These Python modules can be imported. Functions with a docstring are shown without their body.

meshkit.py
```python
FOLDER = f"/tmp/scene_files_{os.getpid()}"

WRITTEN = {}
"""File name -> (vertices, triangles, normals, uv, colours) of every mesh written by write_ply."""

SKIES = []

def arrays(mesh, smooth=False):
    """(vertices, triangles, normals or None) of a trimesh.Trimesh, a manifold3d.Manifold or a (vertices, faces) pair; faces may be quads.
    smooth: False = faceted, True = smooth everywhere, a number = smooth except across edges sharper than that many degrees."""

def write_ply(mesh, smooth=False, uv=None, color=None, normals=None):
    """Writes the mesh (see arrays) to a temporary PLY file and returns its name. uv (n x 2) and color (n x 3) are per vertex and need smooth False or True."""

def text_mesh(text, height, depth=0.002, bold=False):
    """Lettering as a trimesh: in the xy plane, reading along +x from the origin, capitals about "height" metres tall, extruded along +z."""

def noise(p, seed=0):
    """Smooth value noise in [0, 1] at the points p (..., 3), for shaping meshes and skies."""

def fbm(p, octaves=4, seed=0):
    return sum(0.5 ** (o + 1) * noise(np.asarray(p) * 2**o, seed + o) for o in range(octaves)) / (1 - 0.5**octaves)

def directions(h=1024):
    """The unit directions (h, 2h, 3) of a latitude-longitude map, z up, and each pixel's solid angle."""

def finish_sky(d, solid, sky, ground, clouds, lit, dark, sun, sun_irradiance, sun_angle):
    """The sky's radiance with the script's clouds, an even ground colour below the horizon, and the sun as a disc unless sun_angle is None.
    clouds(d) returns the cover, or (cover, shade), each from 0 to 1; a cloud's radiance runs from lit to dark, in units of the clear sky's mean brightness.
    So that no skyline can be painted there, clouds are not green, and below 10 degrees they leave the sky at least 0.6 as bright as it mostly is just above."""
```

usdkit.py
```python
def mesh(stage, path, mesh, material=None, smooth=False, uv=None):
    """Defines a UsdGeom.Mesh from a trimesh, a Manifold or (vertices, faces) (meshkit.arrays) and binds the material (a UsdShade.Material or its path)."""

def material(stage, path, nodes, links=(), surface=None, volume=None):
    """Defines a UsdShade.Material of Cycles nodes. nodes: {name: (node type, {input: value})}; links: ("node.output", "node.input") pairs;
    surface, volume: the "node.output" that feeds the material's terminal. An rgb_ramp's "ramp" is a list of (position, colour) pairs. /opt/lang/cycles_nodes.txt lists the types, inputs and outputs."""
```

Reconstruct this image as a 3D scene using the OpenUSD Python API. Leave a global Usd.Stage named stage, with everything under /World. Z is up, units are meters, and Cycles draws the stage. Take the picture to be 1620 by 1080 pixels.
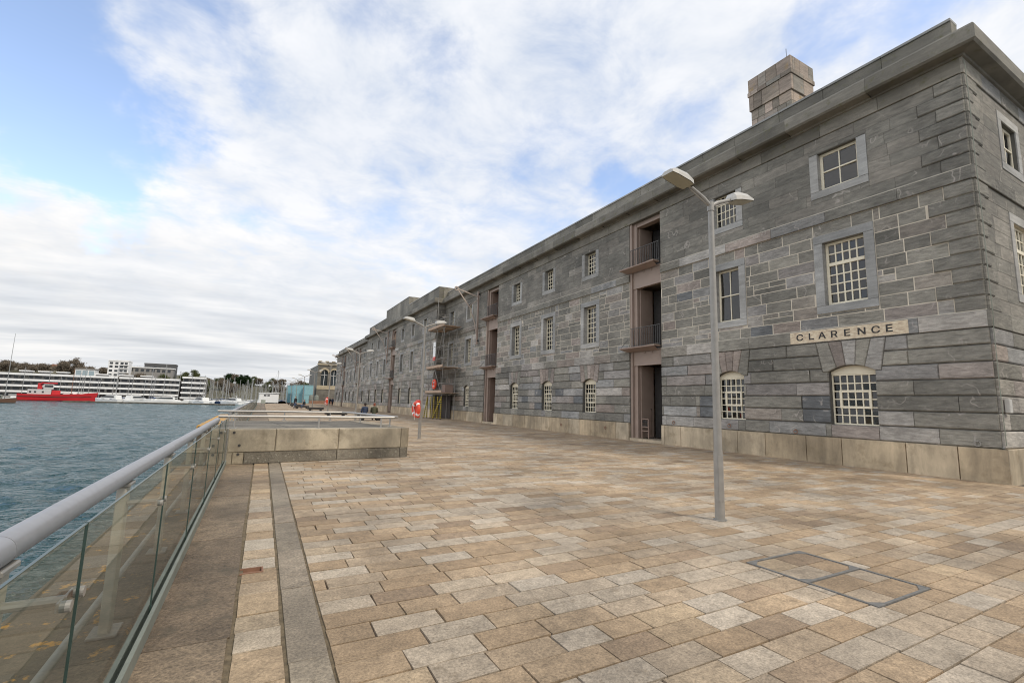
import math, random, numpy as np, trimesh, usdkit, meshkit
import manifold3d as m3
from shapely.geometry import Polygon, box as sbox
from pxr import Usd, UsdGeom, UsdLux, UsdShade, Sdf, Gf, Vt
rnd = random.Random(7)
stage = Usd.Stage.CreateInMemory()
UsdGeom.SetStageUpAxis(stage, UsdGeom.Tokens.z); UsdGeom.SetStageMetersPerUnit(stage, 1.0)
UsdGeom.Xform.Define(stage, '/World'); UsdGeom.Scope.Define(stage, '/World/Looks')
# ------------------------------------------------------------------ camera
YAW, PITCH, ROLL, FPX, EYE = 0.4962957, 0.1326239, 0.0277633, 733.06, 1.6
_r = np.array([math.cos(YAW), -math.sin(YAW), 0]); _f0 = np.array([math.sin(YAW), math.cos(YAW), 0])
_f = _f0 * math.cos(PITCH) + np.array([0, 0, math.sin(PITCH)]); _u = np.cross(_r, _f)
CR = math.cos(ROLL) * _r + math.sin(ROLL) * _u; CU = math.cos(ROLL) * _u - math.sin(ROLL) * _r; CF = _f
cam = UsdGeom.Camera.Define(stage, '/World/camera')
mat4 = Gf.Matrix4d(*CR, 0, *CU, 0, *(-CF), 0, 0, 0, EYE, 1)
cam.AddTransformOp().Set(mat4)
cam.CreateHorizontalApertureAttr(36.0); cam.CreateVerticalApertureAttr(36.0 * 682 / 1024); cam.CreateFocalLengthAttr(FPX / 1620 * 36)
cam.CreateClippingRangeAttr(Gf.Vec2f(0.05, 5000)); cam.CreateExposureAttr(0.34)
def pix(P):                       # where a point falls in a 1620 x 1080 frame; used only to rank which stones show largest
    c = (np.asarray(P, float) - [0, 0, EYE]) @ np.stack([CR, CU, CF]).T
    return 810 + FPX * c[..., 0] / c[..., 2], 540 - FPX * c[..., 1] / c[..., 2], c[..., 2]
# ------------------------------------------------------------------ sky and sun
SUN_TO = np.array([0.42, -0.80, 0.95]); SUN_TO /= np.linalg.norm(SUN_TO)
SUN_EL, SUN_ROT = math.asin(SUN_TO[2]), math.atan2(SUN_TO[0], SUN_TO[1])
SKY_STRENGTH, CLOUD = 0.15, 5.15
def px_dir(px, py):
    d = CR * (px - 810) / FPX - CU * (py - 540) / FPX + CF
    return d / np.linalg.norm(d)
def sky_material():
    n = {'sky': ('sky_texture', dict(sky_type='single_scattering', sun_disc=False, sun_elevation=SUN_EL, sun_rotation=SUN_ROT, altitude=10.0, air_density=1.0, aerosol_density=1.2, ozone_density=1.5)),
         'tc': ('texture_coordinate', {}), 'nrm': ('vector_math', dict(math_type='normalize')), 'sep': ('separate_xyz', {}),
         'zc': ('math', dict(math_type='maximum', value2=0.0)), 'zo': ('math', dict(math_type='add', value2=0.16)),
         'dx': ('math', dict(math_type='divide')), 'dy': ('math', dict(math_type='divide')), 'pl': ('combine_xyz', {'z': 0.0}),
         'n1': ('noise_texture', dict(scale=1.15, detail=8.0, roughness=0.56, distortion=0.35)),
         'n2': ('noise_texture', dict(scale=4.4, detail=8.0, roughness=0.62, distortion=0.3)),
         'n3': ('noise_texture', dict(scale=0.55, detail=5.0, roughness=0.55, distortion=0.6)),
         'off': ('vector_math', dict(math_type='add', vector2=(7.3, 2.1, 4.0))),
         'stm': ('mapping', dict(scale=(0.7, 2.6, 1.0), rotation=(0, 0, -0.25))), 'n4': ('noise_texture', dict(scale=1.3, detail=6.0, roughness=0.55))}
    L = [('tc.generated', 'nrm.vector1'), ('nrm.vector', 'sep.vector'), ('sep.z', 'zc.value1'), ('zc.value', 'zo.value1'),
         ('sep.x', 'dx.value1'), ('zo.value', 'dx.value2'), ('sep.y', 'dy.value1'), ('zo.value', 'dy.value2'), ('dx.value', 'pl.x'), ('dy.value', 'pl.y'),
         ('pl.vector', 'n1.vector'), ('pl.vector', 'n2.vector'), ('pl.vector', 'off.vector1'), ('off.vector', 'n3.vector'), ('pl.vector', 'stm.vector'), ('stm.vector', 'n4.vector')]
    # the bands of open blue between the clouds: smooth spots about directions of the sky, ragged by noise
    n['wob'] = ('noise_texture', dict(scale=4.2, detail=6.0, roughness=0.6)); L.append(('nrm.vector', 'wob.vector'))
    n['wobc'] = ('vector_math', dict(math_type='subtract', vector2=(0.5, 0.5, 0.5))); L.append(('wob.color', 'wobc.vector1'))
    n['wobs'] = ('vector_math', dict(math_type='scale', scale=0.36)); L.append(('wobc.vector', 'wobs.vector1'))
    n['wd'] = ('vector_math', dict(math_type='add')); L += [('nrm.vector', 'wd.vector1'), ('wobs.vector', 'wd.vector2')]
    prev = None
    for k, (px, py, rad, amt) in enumerate([(95, 120, .20, 1.0), (150, 215, .15, 1.0), (215, 285, .12, .9), (340, 45, .13, .42), (560, 20, .10, .3), (960, 300, .10, .55), (660, 80, .11, .32), (40, 225, .12, .6), (880, 235, .10, .25), (1080, 190, .10, .3), (1330, 40, .14, .45), (1440, 30, .12, .45)]):
        d = px_dir(px, py)
        n[f'h{k}d'] = ('vector_math', dict(math_type='distance', vector2=tuple(d))); L.append(('wd.vector', f'h{k}d.vector1'))
        n[f'h{k}m'] = ('map_range', dict(range_type='smoothstep', from_min=rad, from_max=rad * .25, to_min=0.0, to_max=amt, clamp=True)); L.append((f'h{k}d.value', f'h{k}m.value'))
        if prev:
            n[f'h{k}x'] = ('math', dict(math_type='maximum')); L += [(prev, f'h{k}x.value1'), (f'h{k}m.result', f'h{k}x.value2')]; prev = f'h{k}x.value'
        else: prev = f'h{k}m.result'
    # cover
    n['mixn'] = ('mix_float', dict(fac=0.50)); L += [('n1.fac', 'mixn.a'), ('n2.fac', 'mixn.b')]
    n['hs'] = ('math', dict(math_type='multiply', value2=0.34)); L.append((prev, 'hs.value1'))
    n['cs'] = ('math', dict(math_type='subtract')); L += [('mixn.result', 'cs.value1'), ('hs.value', 'cs.value2'), ('lowm.result', 'lowk.value1'), ('cs.value', 'csl.value1'), ('lowk.value', 'csl.value2')]
    n['lowk'] = ('math', dict(math_type='multiply', value2=0.22)); n['csl'] = ('math', dict(math_type='add'))
    n['cov'] = ('map_range', dict(range_type='smoothstep', from_min=0.20, from_max=0.55, to_min=0.06, to_max=1.0, clamp=True)); L.append(('csl.value', 'cov.value'))
    # brightness of the cloud: softly modelled, greyer in streaks low over the horizon
    n['lowm'] = ('map_range', dict(range_type='smoothstep', from_min=0.02, from_max=0.34, to_min=1.0, to_max=0.0, clamp=True)); L.append(('sep.z', 'lowm.value'))
    n['sh'] = ('rgb_ramp', dict(ramp=[(0.28, (0.79, 0.84, 0.93)), (0.48, (0.94, 0.96, 1.00)), (0.66, (1.08, 1.06, 1.04))])); L.append(('n3.fac', 'sh.fac'))
    n['st'] = ('rgb_ramp', dict(ramp=[(0.32, (0.62, 0.65, 0.69)), (0.50, (0.80, 0.82, 0.845)), (0.66, (1.0, 0.99, 0.975))])); L.append(('n4.fac', 'st.fac'))
    n['tx'] = ('rgb_ramp', dict(ramp=[(0.30, (0.84, 0.88, 0.93)), (0.62, (1.06, 1.05, 1.04))])); n['shx'] = ('mix_color', dict(blend_type='multiply', fac=1.0, use_clamp=False)); L += [('n2.fac', 'tx.fac'), ('sh.color', 'shx.a'), ('tx.color', 'shx.b')]
    n['cm'] = ('mix_color', dict(blend_type='mix')); L += [('lowm.result', 'cm.fac'), ('shx.result', 'cm.a'), ('st.color', 'cm.b')]
    n['cb'] = ('vector_math', dict(math_type='scale', scale=CLOUD)); L.append(('cm.result', 'cb.vector1'))
    n['mx'] = ('mix_color', dict(blend_type='mix', use_clamp=False)); L += [('cov.result', 'mx.fac'), ('skb.vector', 'mx.a'), ('cb.vector', 'mx.b')]
    n['skb'] = ('vector_math', dict(math_type='multiply', vector2=(1.72, 1.58, 1.52))); L.append(('sky.color', 'skb.vector1'))
    n['bg'] = ('background_shader', dict(strength=SKY_STRENGTH)); L.append(('mx.result', 'bg.color'))
    return usdkit.material(stage, '/World/Looks/sky_clouds', n, L, surface='bg.background')
dome = UsdLux.DomeLight.Define(stage, '/World/sky'); UsdShade.MaterialBindingAPI.Apply(dome.GetPrim()).Bind(sky_material())
dome.GetPrim().SetCustomDataByKey('kind', 'structure'); dome.GetPrim().SetCustomDataByKey('label', 'pale blue spring sky mostly covered by bright white cloud'); dome.GetPrim().SetCustomDataByKey('category', 'sky')
sun = UsdLux.DistantLight.Define(stage, '/World/sun'); sun.CreateIntensityAttr(0.40); sun.CreateAngleAttr(10.0); sun.CreateNormalizeAttr(True); sun.CreateColorAttr(Gf.Vec3f(1, .90, .74))
_z = SUN_TO; _x = np.cross([0, 0, 1.], _z); _x /= np.linalg.norm(_x); _y = np.cross(_z, _x)
sun.AddTransformOp().Set(Gf.Matrix4d(*_x, 0, *_y, 0, *_z, 0, 0, 0, 0, 1))
# ------------------------------------------------------------------ prims
NAMES = {}
def path_for(name, parent=None):
    base = (str(parent.GetPath()) if parent is not None else '/World') + '/' + name
    k = NAMES.get(base, 0); NAMES[base] = k + 1
    return base if k == 0 else f'{base}_{k:03d}'
def tag(p, label=None, cat=None, group=None, kind=None):
    p = p.GetPrim() if hasattr(p, 'GetPrim') else p
    for k, v in (('label', label), ('category', cat), ('group', group), ('kind', kind)):
        if v: p.SetCustomDataByKey(k, v)
    return p
def thing(name, label, cat, loc=(0, 0, 0), rz=0.0, group=None, kind=None):
    x = UsdGeom.Xform.Define(stage, path_for(name)); x.AddTranslateOp().Set(Gf.Vec3d(*map(float, loc))); x.AddRotateZOp().Set(float(math.degrees(rz)))
    return tag(x, label, cat, group, kind)
def part(name, parent):           # a part that is only a holder of its pieces
    return UsdGeom.Xform.Define(stage, path_for(name, parent)).GetPrim()
def copy(src, loc, rz=0.0, label=None, group=None, scale=None):
    was = src.GetCustomData(); base = src.GetName().rstrip('0123456789').rstrip('_')
    x = UsdGeom.Xform.Define(stage, path_for(base)); x.AddTranslateOp().Set(Gf.Vec3d(*map(float, loc))); x.AddRotateZOp().Set(float(math.degrees(rz)))
    if scale: x.AddScaleOp().Set(Gf.Vec3f(*scale))
    p = x.GetPrim(); p.GetReferences().AddInternalReference(src.GetPath()); p.SetInstanceable(True)
    return tag(p, label or was.get('label'), was.get('category'), group or was.get('group'))
class MB:
    def __init__(s): s.v, s.f, s.t, s.n = [], [], [], 0
    def add(s, v, f, tint=(0, 0, 0)):
        v = np.asarray(v, float); s.v.append(v); s.f += [tuple(int(i) + s.n for i in q) for q in f]; s.t.append(np.tile(np.asarray(tint, float), (len(v), 1))); s.n += len(v); return s
    def tri(s, m, tint=(0, 0, 0)):
        v, f, _ = meshkit.arrays(m); return s.add(v, f, tint)
    def box(s, x0, x1, y0, y1, z0, z1, c=0.0, tint=(0, 0, 0)):
        if c <= 0:
            v = [(x, y, z) for z in (z0, z1) for y in (y0, y1) for x in (x0, x1)]
            return s.add(v, [(0, 2, 3, 1), (4, 5, 7, 6), (0, 1, 5, 4), (2, 6, 7, 3), (0, 4, 6, 2), (1, 3, 7, 5)], tint)
        lo, hi = np.array([x0, y0, z0]), np.array([x1, y1, z1]); c = min(c, (hi - lo).min() * .45)
        pts = []
        for sx in (0, 1):
            for sy in (0, 1):
                for sz in (0, 1):
                    p = np.where([sx, sy, sz], hi, lo); q = np.where([sx, sy, sz], hi - c, lo + c)
                    pts += [(p[0], q[1], q[2]), (q[0], p[1], q[2]), (q[0], q[1], p[2])]
        h = trimesh.convex.convex_hull(np.array(pts)); return s.add(h.vertices, h.faces, tint)
    def obox(s, p, q, w, h, up=(0, 0, 1), tint=(0, 0, 0)):      # bar of section w x h from p to q
        p, q = np.asarray(p, float), np.asarray(q, float); d = q - p; d /= np.linalg.norm(d)
        a = np.cross(d, up); a = a / np.linalg.norm(a) if np.linalg.norm(a) > 1e-6 else np.array([1., 0, 0]); b = np.cross(a, d)
        v = [e + a * sa * w / 2 + b * sb * h / 2 for e in (p, q) for sa, sb in ((-1, -1), (1, -1), (1, 1), (-1, 1))]
        return s.add(v, [(3, 2, 1, 0), (4, 5, 6, 7), (0, 1, 5, 4), (1, 2, 6, 5), (2, 3, 7, 6), (3, 0, 4, 7)], tint)
    def tube(s, pts, r, n=8, cap=True, tint=(0, 0, 0)):
        p = np.asarray(pts, float); r = np.broadcast_to(np.asarray(r, float), (len(p),)); t = np.gradient(p, axis=0); t /= np.linalg.norm(t, axis=1, keepdims=True) + 1e-12
        ref = np.array([0, 0, 1.]) if abs(t[0][2]) < .9 else np.array([1., 0, 0]); vs = []
        for i in range(len(p)):
            a = np.cross(t[i], ref); a /= np.linalg.norm(a) + 1e-12; b = np.cross(t[i], a); ref = np.cross(a, t[i]) if abs(np.dot(ref, t[i])) > .2 else ref
            vs += [p[i] + r[i] * (math.cos(k * 2 * math.pi / n) * a + math.sin(k * 2 * math.pi / n) * b) for k in range(n)]
        f = [(i * n + k, i * n + (k + 1) % n, (i + 1) * n + (k + 1) % n, (i + 1) * n + k) for i in range(len(p) - 1) for k in range(n)]
        if cap: f += [tuple(range(n))[::-1], tuple(range((len(p) - 1) * n, len(p) * n))]
        return s.add(vs, f, tint)
    def ring(s, c, R, r, axis='x', n=20, m=8, tint=(0, 0, 0)):
        v = []
        for i in range(n):
            a = 2 * math.pi * i / n
            for j in range(m):
                b = 2 * math.pi * j / m; rr = R + r * math.cos(b); w = r * math.sin(b)
                q = dict(x=(w, rr * math.cos(a), rr * math.sin(a)), y=(rr * math.cos(a), w, rr * math.sin(a)), z=(rr * math.cos(a), rr * math.sin(a), w))[axis]
                v.append(np.add(c, q))
        return s.add(v, [(i * m + j, ((i + 1) % n) * m + j, ((i + 1) % n) * m + (j + 1) % m, i * m + (j + 1) % m) for i in range(n) for j in range(m)], tint)
    def prism(s, poly, d0, d1, frame, c=(0, 0), tint=(0, 0, 0)):   # polygon in (u, w), from depth d0 to d1 along the frame's normal
        pts = np.asarray(poly.exterior.coords)[:-1] if hasattr(poly, 'exterior') else np.asarray(poly, float)
        if not Polygon(pts).exterior.is_ccw: pts = pts[::-1]
        n = len(pts); cc = max(c); ins = None
        if cc > 0:
            if n == 4 and len(set(np.round(pts[:, 0], 5))) == 2:
                m = pts.mean(0); sg = np.sign(pts - m); ins = pts - sg * np.minimum(np.array(c), np.abs(pts - m) * .8)
            else:
                g = Polygon(pts).buffer(-cc, join_style=2)
                if g.geom_type == 'Polygon' and not g.is_empty and len(g.exterior.coords) - 1 == n:
                    q = np.asarray(g.exterior.coords)[:-1]; q = q if g.exterior.is_ccw else q[::-1]
                    k = np.argmin(np.linalg.norm(q - pts[0], axis=1)); ins = np.roll(q, -k, axis=0)
        rings = [(pts, d0), (pts, d1 - cc), (ins, d1)] if ins is not None else [(pts, d0), (pts, d1)]
        v = [frame(u, w, d) for r_, d in rings for u, w in r_]
        f = [(k * n + i, k * n + (i + 1) % n, (k + 1) * n + (i + 1) % n, (k + 1) * n + i) for k in range(len(rings) - 1) for i in range(n)]
        b = (len(rings) - 1) * n; top = rings[-1][0]
        if n <= 4 or Polygon(top).convex_hull.area - Polygon(top).area < 1e-6: f.append(tuple(b + i for i in range(n)))
        else:
            tv, tf = trimesh.creation.triangulate_polygon(Polygon(top), engine='earcut')
            idx = [int(np.argmin(np.linalg.norm(top - q, axis=1))) for q in tv]; f += [tuple(b + idx[i] for i in t) for t in tf]
        return s.add(v, f, tint)
    def build(s, name, material, parent=None, smooth=None, **kw):
        if not s.n: return None
        pth = path_for(name, parent); v = np.vstack(s.v)
        if smooth is not None:
            tris = [t for q in s.f for t in ((q[0], q[i], q[i + 1]) for i in range(1, len(q) - 1))]
            g = usdkit.mesh(stage, pth, trimesh.Trimesh(v, tris, process=True), material, smooth=smooth)
        else:
            g = UsdGeom.Mesh.Define(stage, pth); g.CreatePointsAttr(Vt.Vec3fArray.FromNumpy(v.astype(np.float32)))
            g.CreateFaceVertexCountsAttr(Vt.IntArray([len(q) for q in s.f])); g.CreateFaceVertexIndicesAttr(Vt.IntArray([i for q in s.f for i in q])); g.CreateSubdivisionSchemeAttr('none')
            UsdGeom.PrimvarsAPI(g).CreatePrimvar('tint', Sdf.ValueTypeNames.Color3fArray, 'vertex').Set(Vt.Vec3fArray.FromNumpy(np.vstack(s.t).astype(np.float32)))
            if material is not None: UsdShade.MaterialBindingAPI.Apply(g.GetPrim()).Bind(material)
        p = g.GetPrim()
        if kw: tag(p, kw.get('label'), kw.get('cat'), kw.get('group'), kw.get('kind'))
        return p
def rt(): return (rnd.random(), rnd.random(), rnd.random())
# ------------------------------------------------------------------ materials
M = {}
def plain(name, col, rough=0.6, metal=0.0, noise=0.12, nscale=6.0, bump=0.0, bscale=40.0, **kw):
    n = {'p': ('principled_bsdf', dict(roughness=rough, metallic=metal, **kw)), 'g': ('geometry', {}), 'n': ('noise_texture', dict(scale=nscale, detail=6.0, roughness=0.6)),
         'r': ('rgb_ramp', dict(ramp=[(0.25, tuple(c * (1 - noise) for c in col)), (0.75, tuple(min(1, c * (1 + noise)) for c in col))]))}
    L = [('g.position', 'n.vector'), ('n.fac', 'r.fac'), ('r.color', 'p.base_color')]
    if bump:
        n['bn'] = ('noise_texture', dict(scale=bscale, detail=5.0)); n['b'] = ('bump', dict(strength=bump, distance=0.01)); L += [('g.position', 'bn.vector'), ('bn.fac', 'b.height'), ('b.normal', 'p.normal')]
    M[name] = usdkit.material(stage, '/World/Looks/' + name, n, L, surface='p.BSDF')
def stone(name, ramp, vein=0.0, streak=(1.2, 1.2, 8.0), speck=70.0, speck_amt=0.25, tone=0.5, bump=0.5, stain=0.3, rough=0.75, bdist=0.012, mott=(.78, 1.2), lichen=None, moss=None):
    n = {'a': ('attribute', dict(attribute='tint')), 's': ('separate_color', dict(color_type='rgb')), 'g': ('geometry', {}),
         'k': ('vector_math', dict(math_type='scale', scale=43.0)), 'o': ('vector_math', dict(math_type='add')),
         'r': ('rgb_ramp', dict(ramp=ramp)), 'tv': ('map_range', dict(from_min=0.0, from_max=1.0, to_min=1 - tone * .5, to_max=1 + tone * .5)),
         'm': ('mapping', dict(scale=streak)), 'n1': ('noise_texture', dict(scale=1.0, detail=7.0, roughness=0.65, distortion=0.4)), 'r1': ('map_range', dict(from_min=0.3, from_max=0.7, to_min=mott[0], to_max=mott[1])),
         'n2': ('noise_texture', dict(scale=speck, detail=3.0, roughness=0.7)), 'r2': ('map_range', dict(from_min=0.3, from_max=0.7, to_min=1 - speck_amt, to_max=1 + speck_amt)),
         'n3': ('noise_texture', dict(scale=0.55, detail=6.0, roughness=0.6)), 'r3': ('map_range', dict(from_min=0.35, from_max=0.65, to_min=1 - stain, to_max=1 + stain * .4)),
         'v1': ('math', dict(math_type='multiply')), 'v2': ('math', dict(math_type='multiply')), 'v3': ('math', dict(math_type='multiply')), 'sc': ('vector_math', dict(math_type='scale')),
         'p': ('principled_bsdf', dict(roughness=rough)), 'bs': ('math', dict(math_type='multiply', value2=0.35)), 'ba': ('math', dict(math_type='add')), 'b': ('bump', dict(strength=bump, distance=bdist))}
    L = [('a.color', 's.color'), ('s.g', 'r.fac'), ('s.r', 'tv.value'), ('a.color', 'k.vector1'), ('k.vector', 'o.vector1'), ('g.position', 'o.vector2'), ('o.vector', 'm.vector'), ('m.vector', 'n1.vector'), ('n1.fac', 'r1.value'),
         ('o.vector', 'n2.vector'), ('n2.fac', 'r2.value'), ('g.position', 'n3.vector'), ('n3.fac', 'r3.value'), ('tv.result', 'v1.value1'), ('r1.result', 'v1.value2'), ('v1.value', 'v2.value1'), ('r2.result', 'v2.value2'),
         ('v2.value', 'v3.value1'), ('r3.result', 'v3.value2'), ('r.color', 'sc.vector1'), ('v3.value', 'sc.scale'),
         ('n2.fac', 'bs.value1'), ('n1.fac', 'ba.value1'), ('bs.value', 'ba.value2'), ('ba.value', 'b.height'), ('b.normal', 'p.normal')]
    col = 'sc.vector'
    if vein:
        n.update({'vn': ('noise_texture', dict(scale=1.0, detail=3.0, roughness=0.55, distortion=0.15)), 'vm': ('math', dict(math_type='subtract', value2=0.5)), 'va': ('math', dict(math_type='absolute')),
                  'vr': ('map_range', dict(from_min=0.003, from_max=0.013, to_min=1.0, to_max=0.0, clamp=True)), 'vk': ('noise_texture', dict(scale=1.1, detail=4.0)), 'vkr': ('map_range', dict(from_min=0.52, from_max=0.62, to_min=0.0, to_max=vein, clamp=True)),
                  'vx': ('math', dict(math_type='multiply')), 'vc': ('mix_color', dict(b=(0.50, 0.45, 0.40)))})
        L += [('o.vector', 'vn.vector'), ('vn.fac', 'vm.value1'), ('vm.value', 'va.value1'), ('va.value', 'vr.value'), ('o.vector', 'vk.vector'), ('vk.fac', 'vkr.value'), ('vr.result', 'vx.value1'), ('vkr.result', 'vx.value2'), ('vx.value', 'vc.fac'), (col, 'vc.a')]
        col = 'vc.result'
    for nm, spec in (('lic', lichen), ('mos', moss)):
        if spec:
            c, sc_, lo, hi = spec
            n.update({nm + 'n': ('noise_texture', dict(scale=sc_, detail=7.0, roughness=0.7)), nm + 'r': ('map_range', dict(from_min=lo, from_max=hi, to_min=0.0, to_max=0.9, clamp=True)), nm + 'c': ('mix_color', dict(b=c))})
            L += [('g.position', nm + 'n.vector'), (nm + 'n.fac', nm + 'r.value'), (nm + 'r.result', nm + 'c.fac'), (col, nm + 'c.a')]; col = nm + 'c.result'
    L.append((col, 'p.base_color'))
    M[name] = usdkit.material(stage, '/World/Looks/' + name, n, L, surface='p.BSDF')
stone('limestone', [(0, (0.180, 0.170, 0.143)), (.3, (0.228, 0.213, 0.179)), (.58, (0.266, 0.248, 0.206)), (.72, (0.306, 0.250, 0.210)), (.84, (0.274, 0.271, 0.258)), (.94, (0.384, 0.354, 0.312)), (.985, (0.384, 0.354, 0.312)), (1, (0.154, 0.159, 0.160))], mott=(.62, 1.32), streak=(3.2, 3.2, 14), vein=0.5, bump=1.0, stain=.3, tone=.42, bdist=.03)
stone('limestone_smooth', [(0, (0.162, 0.152, 0.127)), (.5, (0.190, 0.177, 0.148)), (.8, (0.216, 0.196, 0.163)), (1, (0.255, 0.234, 0.198))], mott=(.66, 1.3), streak=(2.6, 2.6, 11), vein=0.45, bump=0.7, tone=.26, stain=.32, bdist=.02)
stone('dressed_stone', [(0, (0.286, 0.284, 0.271)), (.5, (0.313, 0.308, 0.290)), (1, (0.356, 0.343, 0.316))], vein=0.0, bump=0.4, tone=.25)
stone('cornice_stone', [(0, (0.143, 0.131, 0.104)), (.6, (0.185, 0.169, 0.137)), (1, (0.241, 0.220, 0.180))], bump=0.5, tone=.3, stain=.35, moss=((.11, .105, .045), 3.0, .56, .70))
stone('plinth_granite', [(0, (.43, .335, .215)), (.5, (.465, .37, .245)), (1, (.49, .405, .285))], streak=(3.5, 3.5, .7), mott=(.66, 1.22), bump=0.6, tone=.14, stain=.4, speck=120, moss=((.20, .15, .085), 1.7, .54, .72))
stone('chimney_stone', [(0, (.20, .18, .145)), (.4, (.33, .265, .205)), (.75, (.39, .31, .25)), (1, (.27, .25, .21))], bump=1.0, bdist=.03, mott=(.65, 1.3), tone=.5, lichen=((.34, .22, .07), 1.4, .6, .72))
stone('granite_paver', [(0, (0.348, 0.249, 0.155)), (.26, (0.412, 0.302, 0.193)), (.44, (0.407, 0.320, 0.227)), (.64, (0.423, 0.350, 0.265)), (.80, (0.444, 0.379, 0.300)), (.89, (0.444, 0.334, 0.214)), (.94, (0.294, 0.212, 0.139)), (1, (0.332, 0.244, 0.163))], streak=(9, 9, 9), speck=60, speck_amt=.36, tone=.20, bump=1.0, stain=.36, mott=(.76, 1.2), rough=.85, moss=((.17, .128, .082), 5.0, .57, .74))
stone('kerb_granite', [(0, (0.182, 0.132, 0.087)), (.5, (0.215, 0.159, 0.106)), (1, (0.253, 0.192, 0.129))], streak=(6, 6, 6), speck=48, speck_amt=.5, tone=.3, bump=1.0, stain=.5, bdist=.02, moss=((.085, .068, .045), 3.0, .54, .68))
stone('lichen_granite', [(0, (.30, .25, .18)), (1, (.34, .28, .20))], bump=.5, stain=.2, lichen=((.55, .28, .03), 1.2, .40, .52))
stone('lower_granite', [(0, (.20, .175, .135)), (1, (.25, .22, .17))], streak=(3, 3, 3), speck=45, speck_amt=.5, tone=.3, bump=1.0, stain=.5, bdist=.02, lichen=((.42, .40, .34), 14., .58, .68))
stone('edge_granite', [(0, (.115, .088, .06)), (1, (.15, .117, .08))], streak=(4, 4, 4), speck=130, speck_amt=.3, tone=.3, bump=.6, stain=.4, lichen=((.55, .27, .035), 4.2, .58, .625))
stone('strip_granite', [(0, (.24, .198, .145)), (.5, (.29, .242, .18)), (1, (.26, .21, .155))], streak=(6, 6, 6), speck=52, speck_amt=.42, tone=.3, bump=.9, stain=.42, moss=((.13, .10, .068), 4.0, .55, .7))
stone('block_granite', [(0, (.38, .32, .23)), (1, (.44, .385, .29))], streak=(3, 3, 1.2), speck=110, speck_amt=.25, tone=.2, bump=.6, stain=.5, moss=((.17, .14, .095), 2.4, .52, .70))
stone('dark_granite', [(0, (.135, .12, .093)), (1, (.185, .165, .13))], streak=(3, 3, 3), speck=60, speck_amt=.4, tone=.3, bump=.9, stain=.5, lichen=((.42, .40, .34), 14., .60, .68))
plain('joint_earth', (.095, .078, .055), .95, noise=.4, nscale=9)
def core_material():
    n = {'g': ('geometry', {}), 's': ('separate_xyz', {}), 'h': ('map_range', dict(from_min=0.0, from_max=13.0, to_min=0.0, to_max=1.0)),
         'r': ('rgb_ramp', dict(interpolate=False, ramp=[(0, (.10, .095, .085)), (4.24 / 13, (.62, .55, .44)), (7.84 / 13, (.12, .115, .10)), (1, (.12, .115, .10))])),
         'n': ('noise_texture', dict(scale=2.0, detail=6.0)), 'm': ('map_range', dict(from_min=.3, from_max=.7, to_min=.78, to_max=1.12)), 'v': ('vector_math', dict(math_type='scale')), 'p': ('principled_bsdf', dict(roughness=.9))}
    M['mortar'] = usdkit.material(stage, '/World/Looks/mortar', n, [('g.position', 's.vector'), ('s.z', 'h.value'), ('h.result', 'r.fac'), ('g.position', 'n.vector'), ('n.fac', 'm.value'), ('r.color', 'v.vector1'), ('m.result', 'v.scale'), ('v.vector', 'p.base_color')], surface='p.BSDF')
core_material()
plain('interior_plaster', (.50, .42, .34), .9); plain('cream_paint', (.76, .69, .53), .45, noise=.06); plain('brown_paint', (.31, .235, .19), .5, noise=.10, nscale=2.0, bump=.1)
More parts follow.
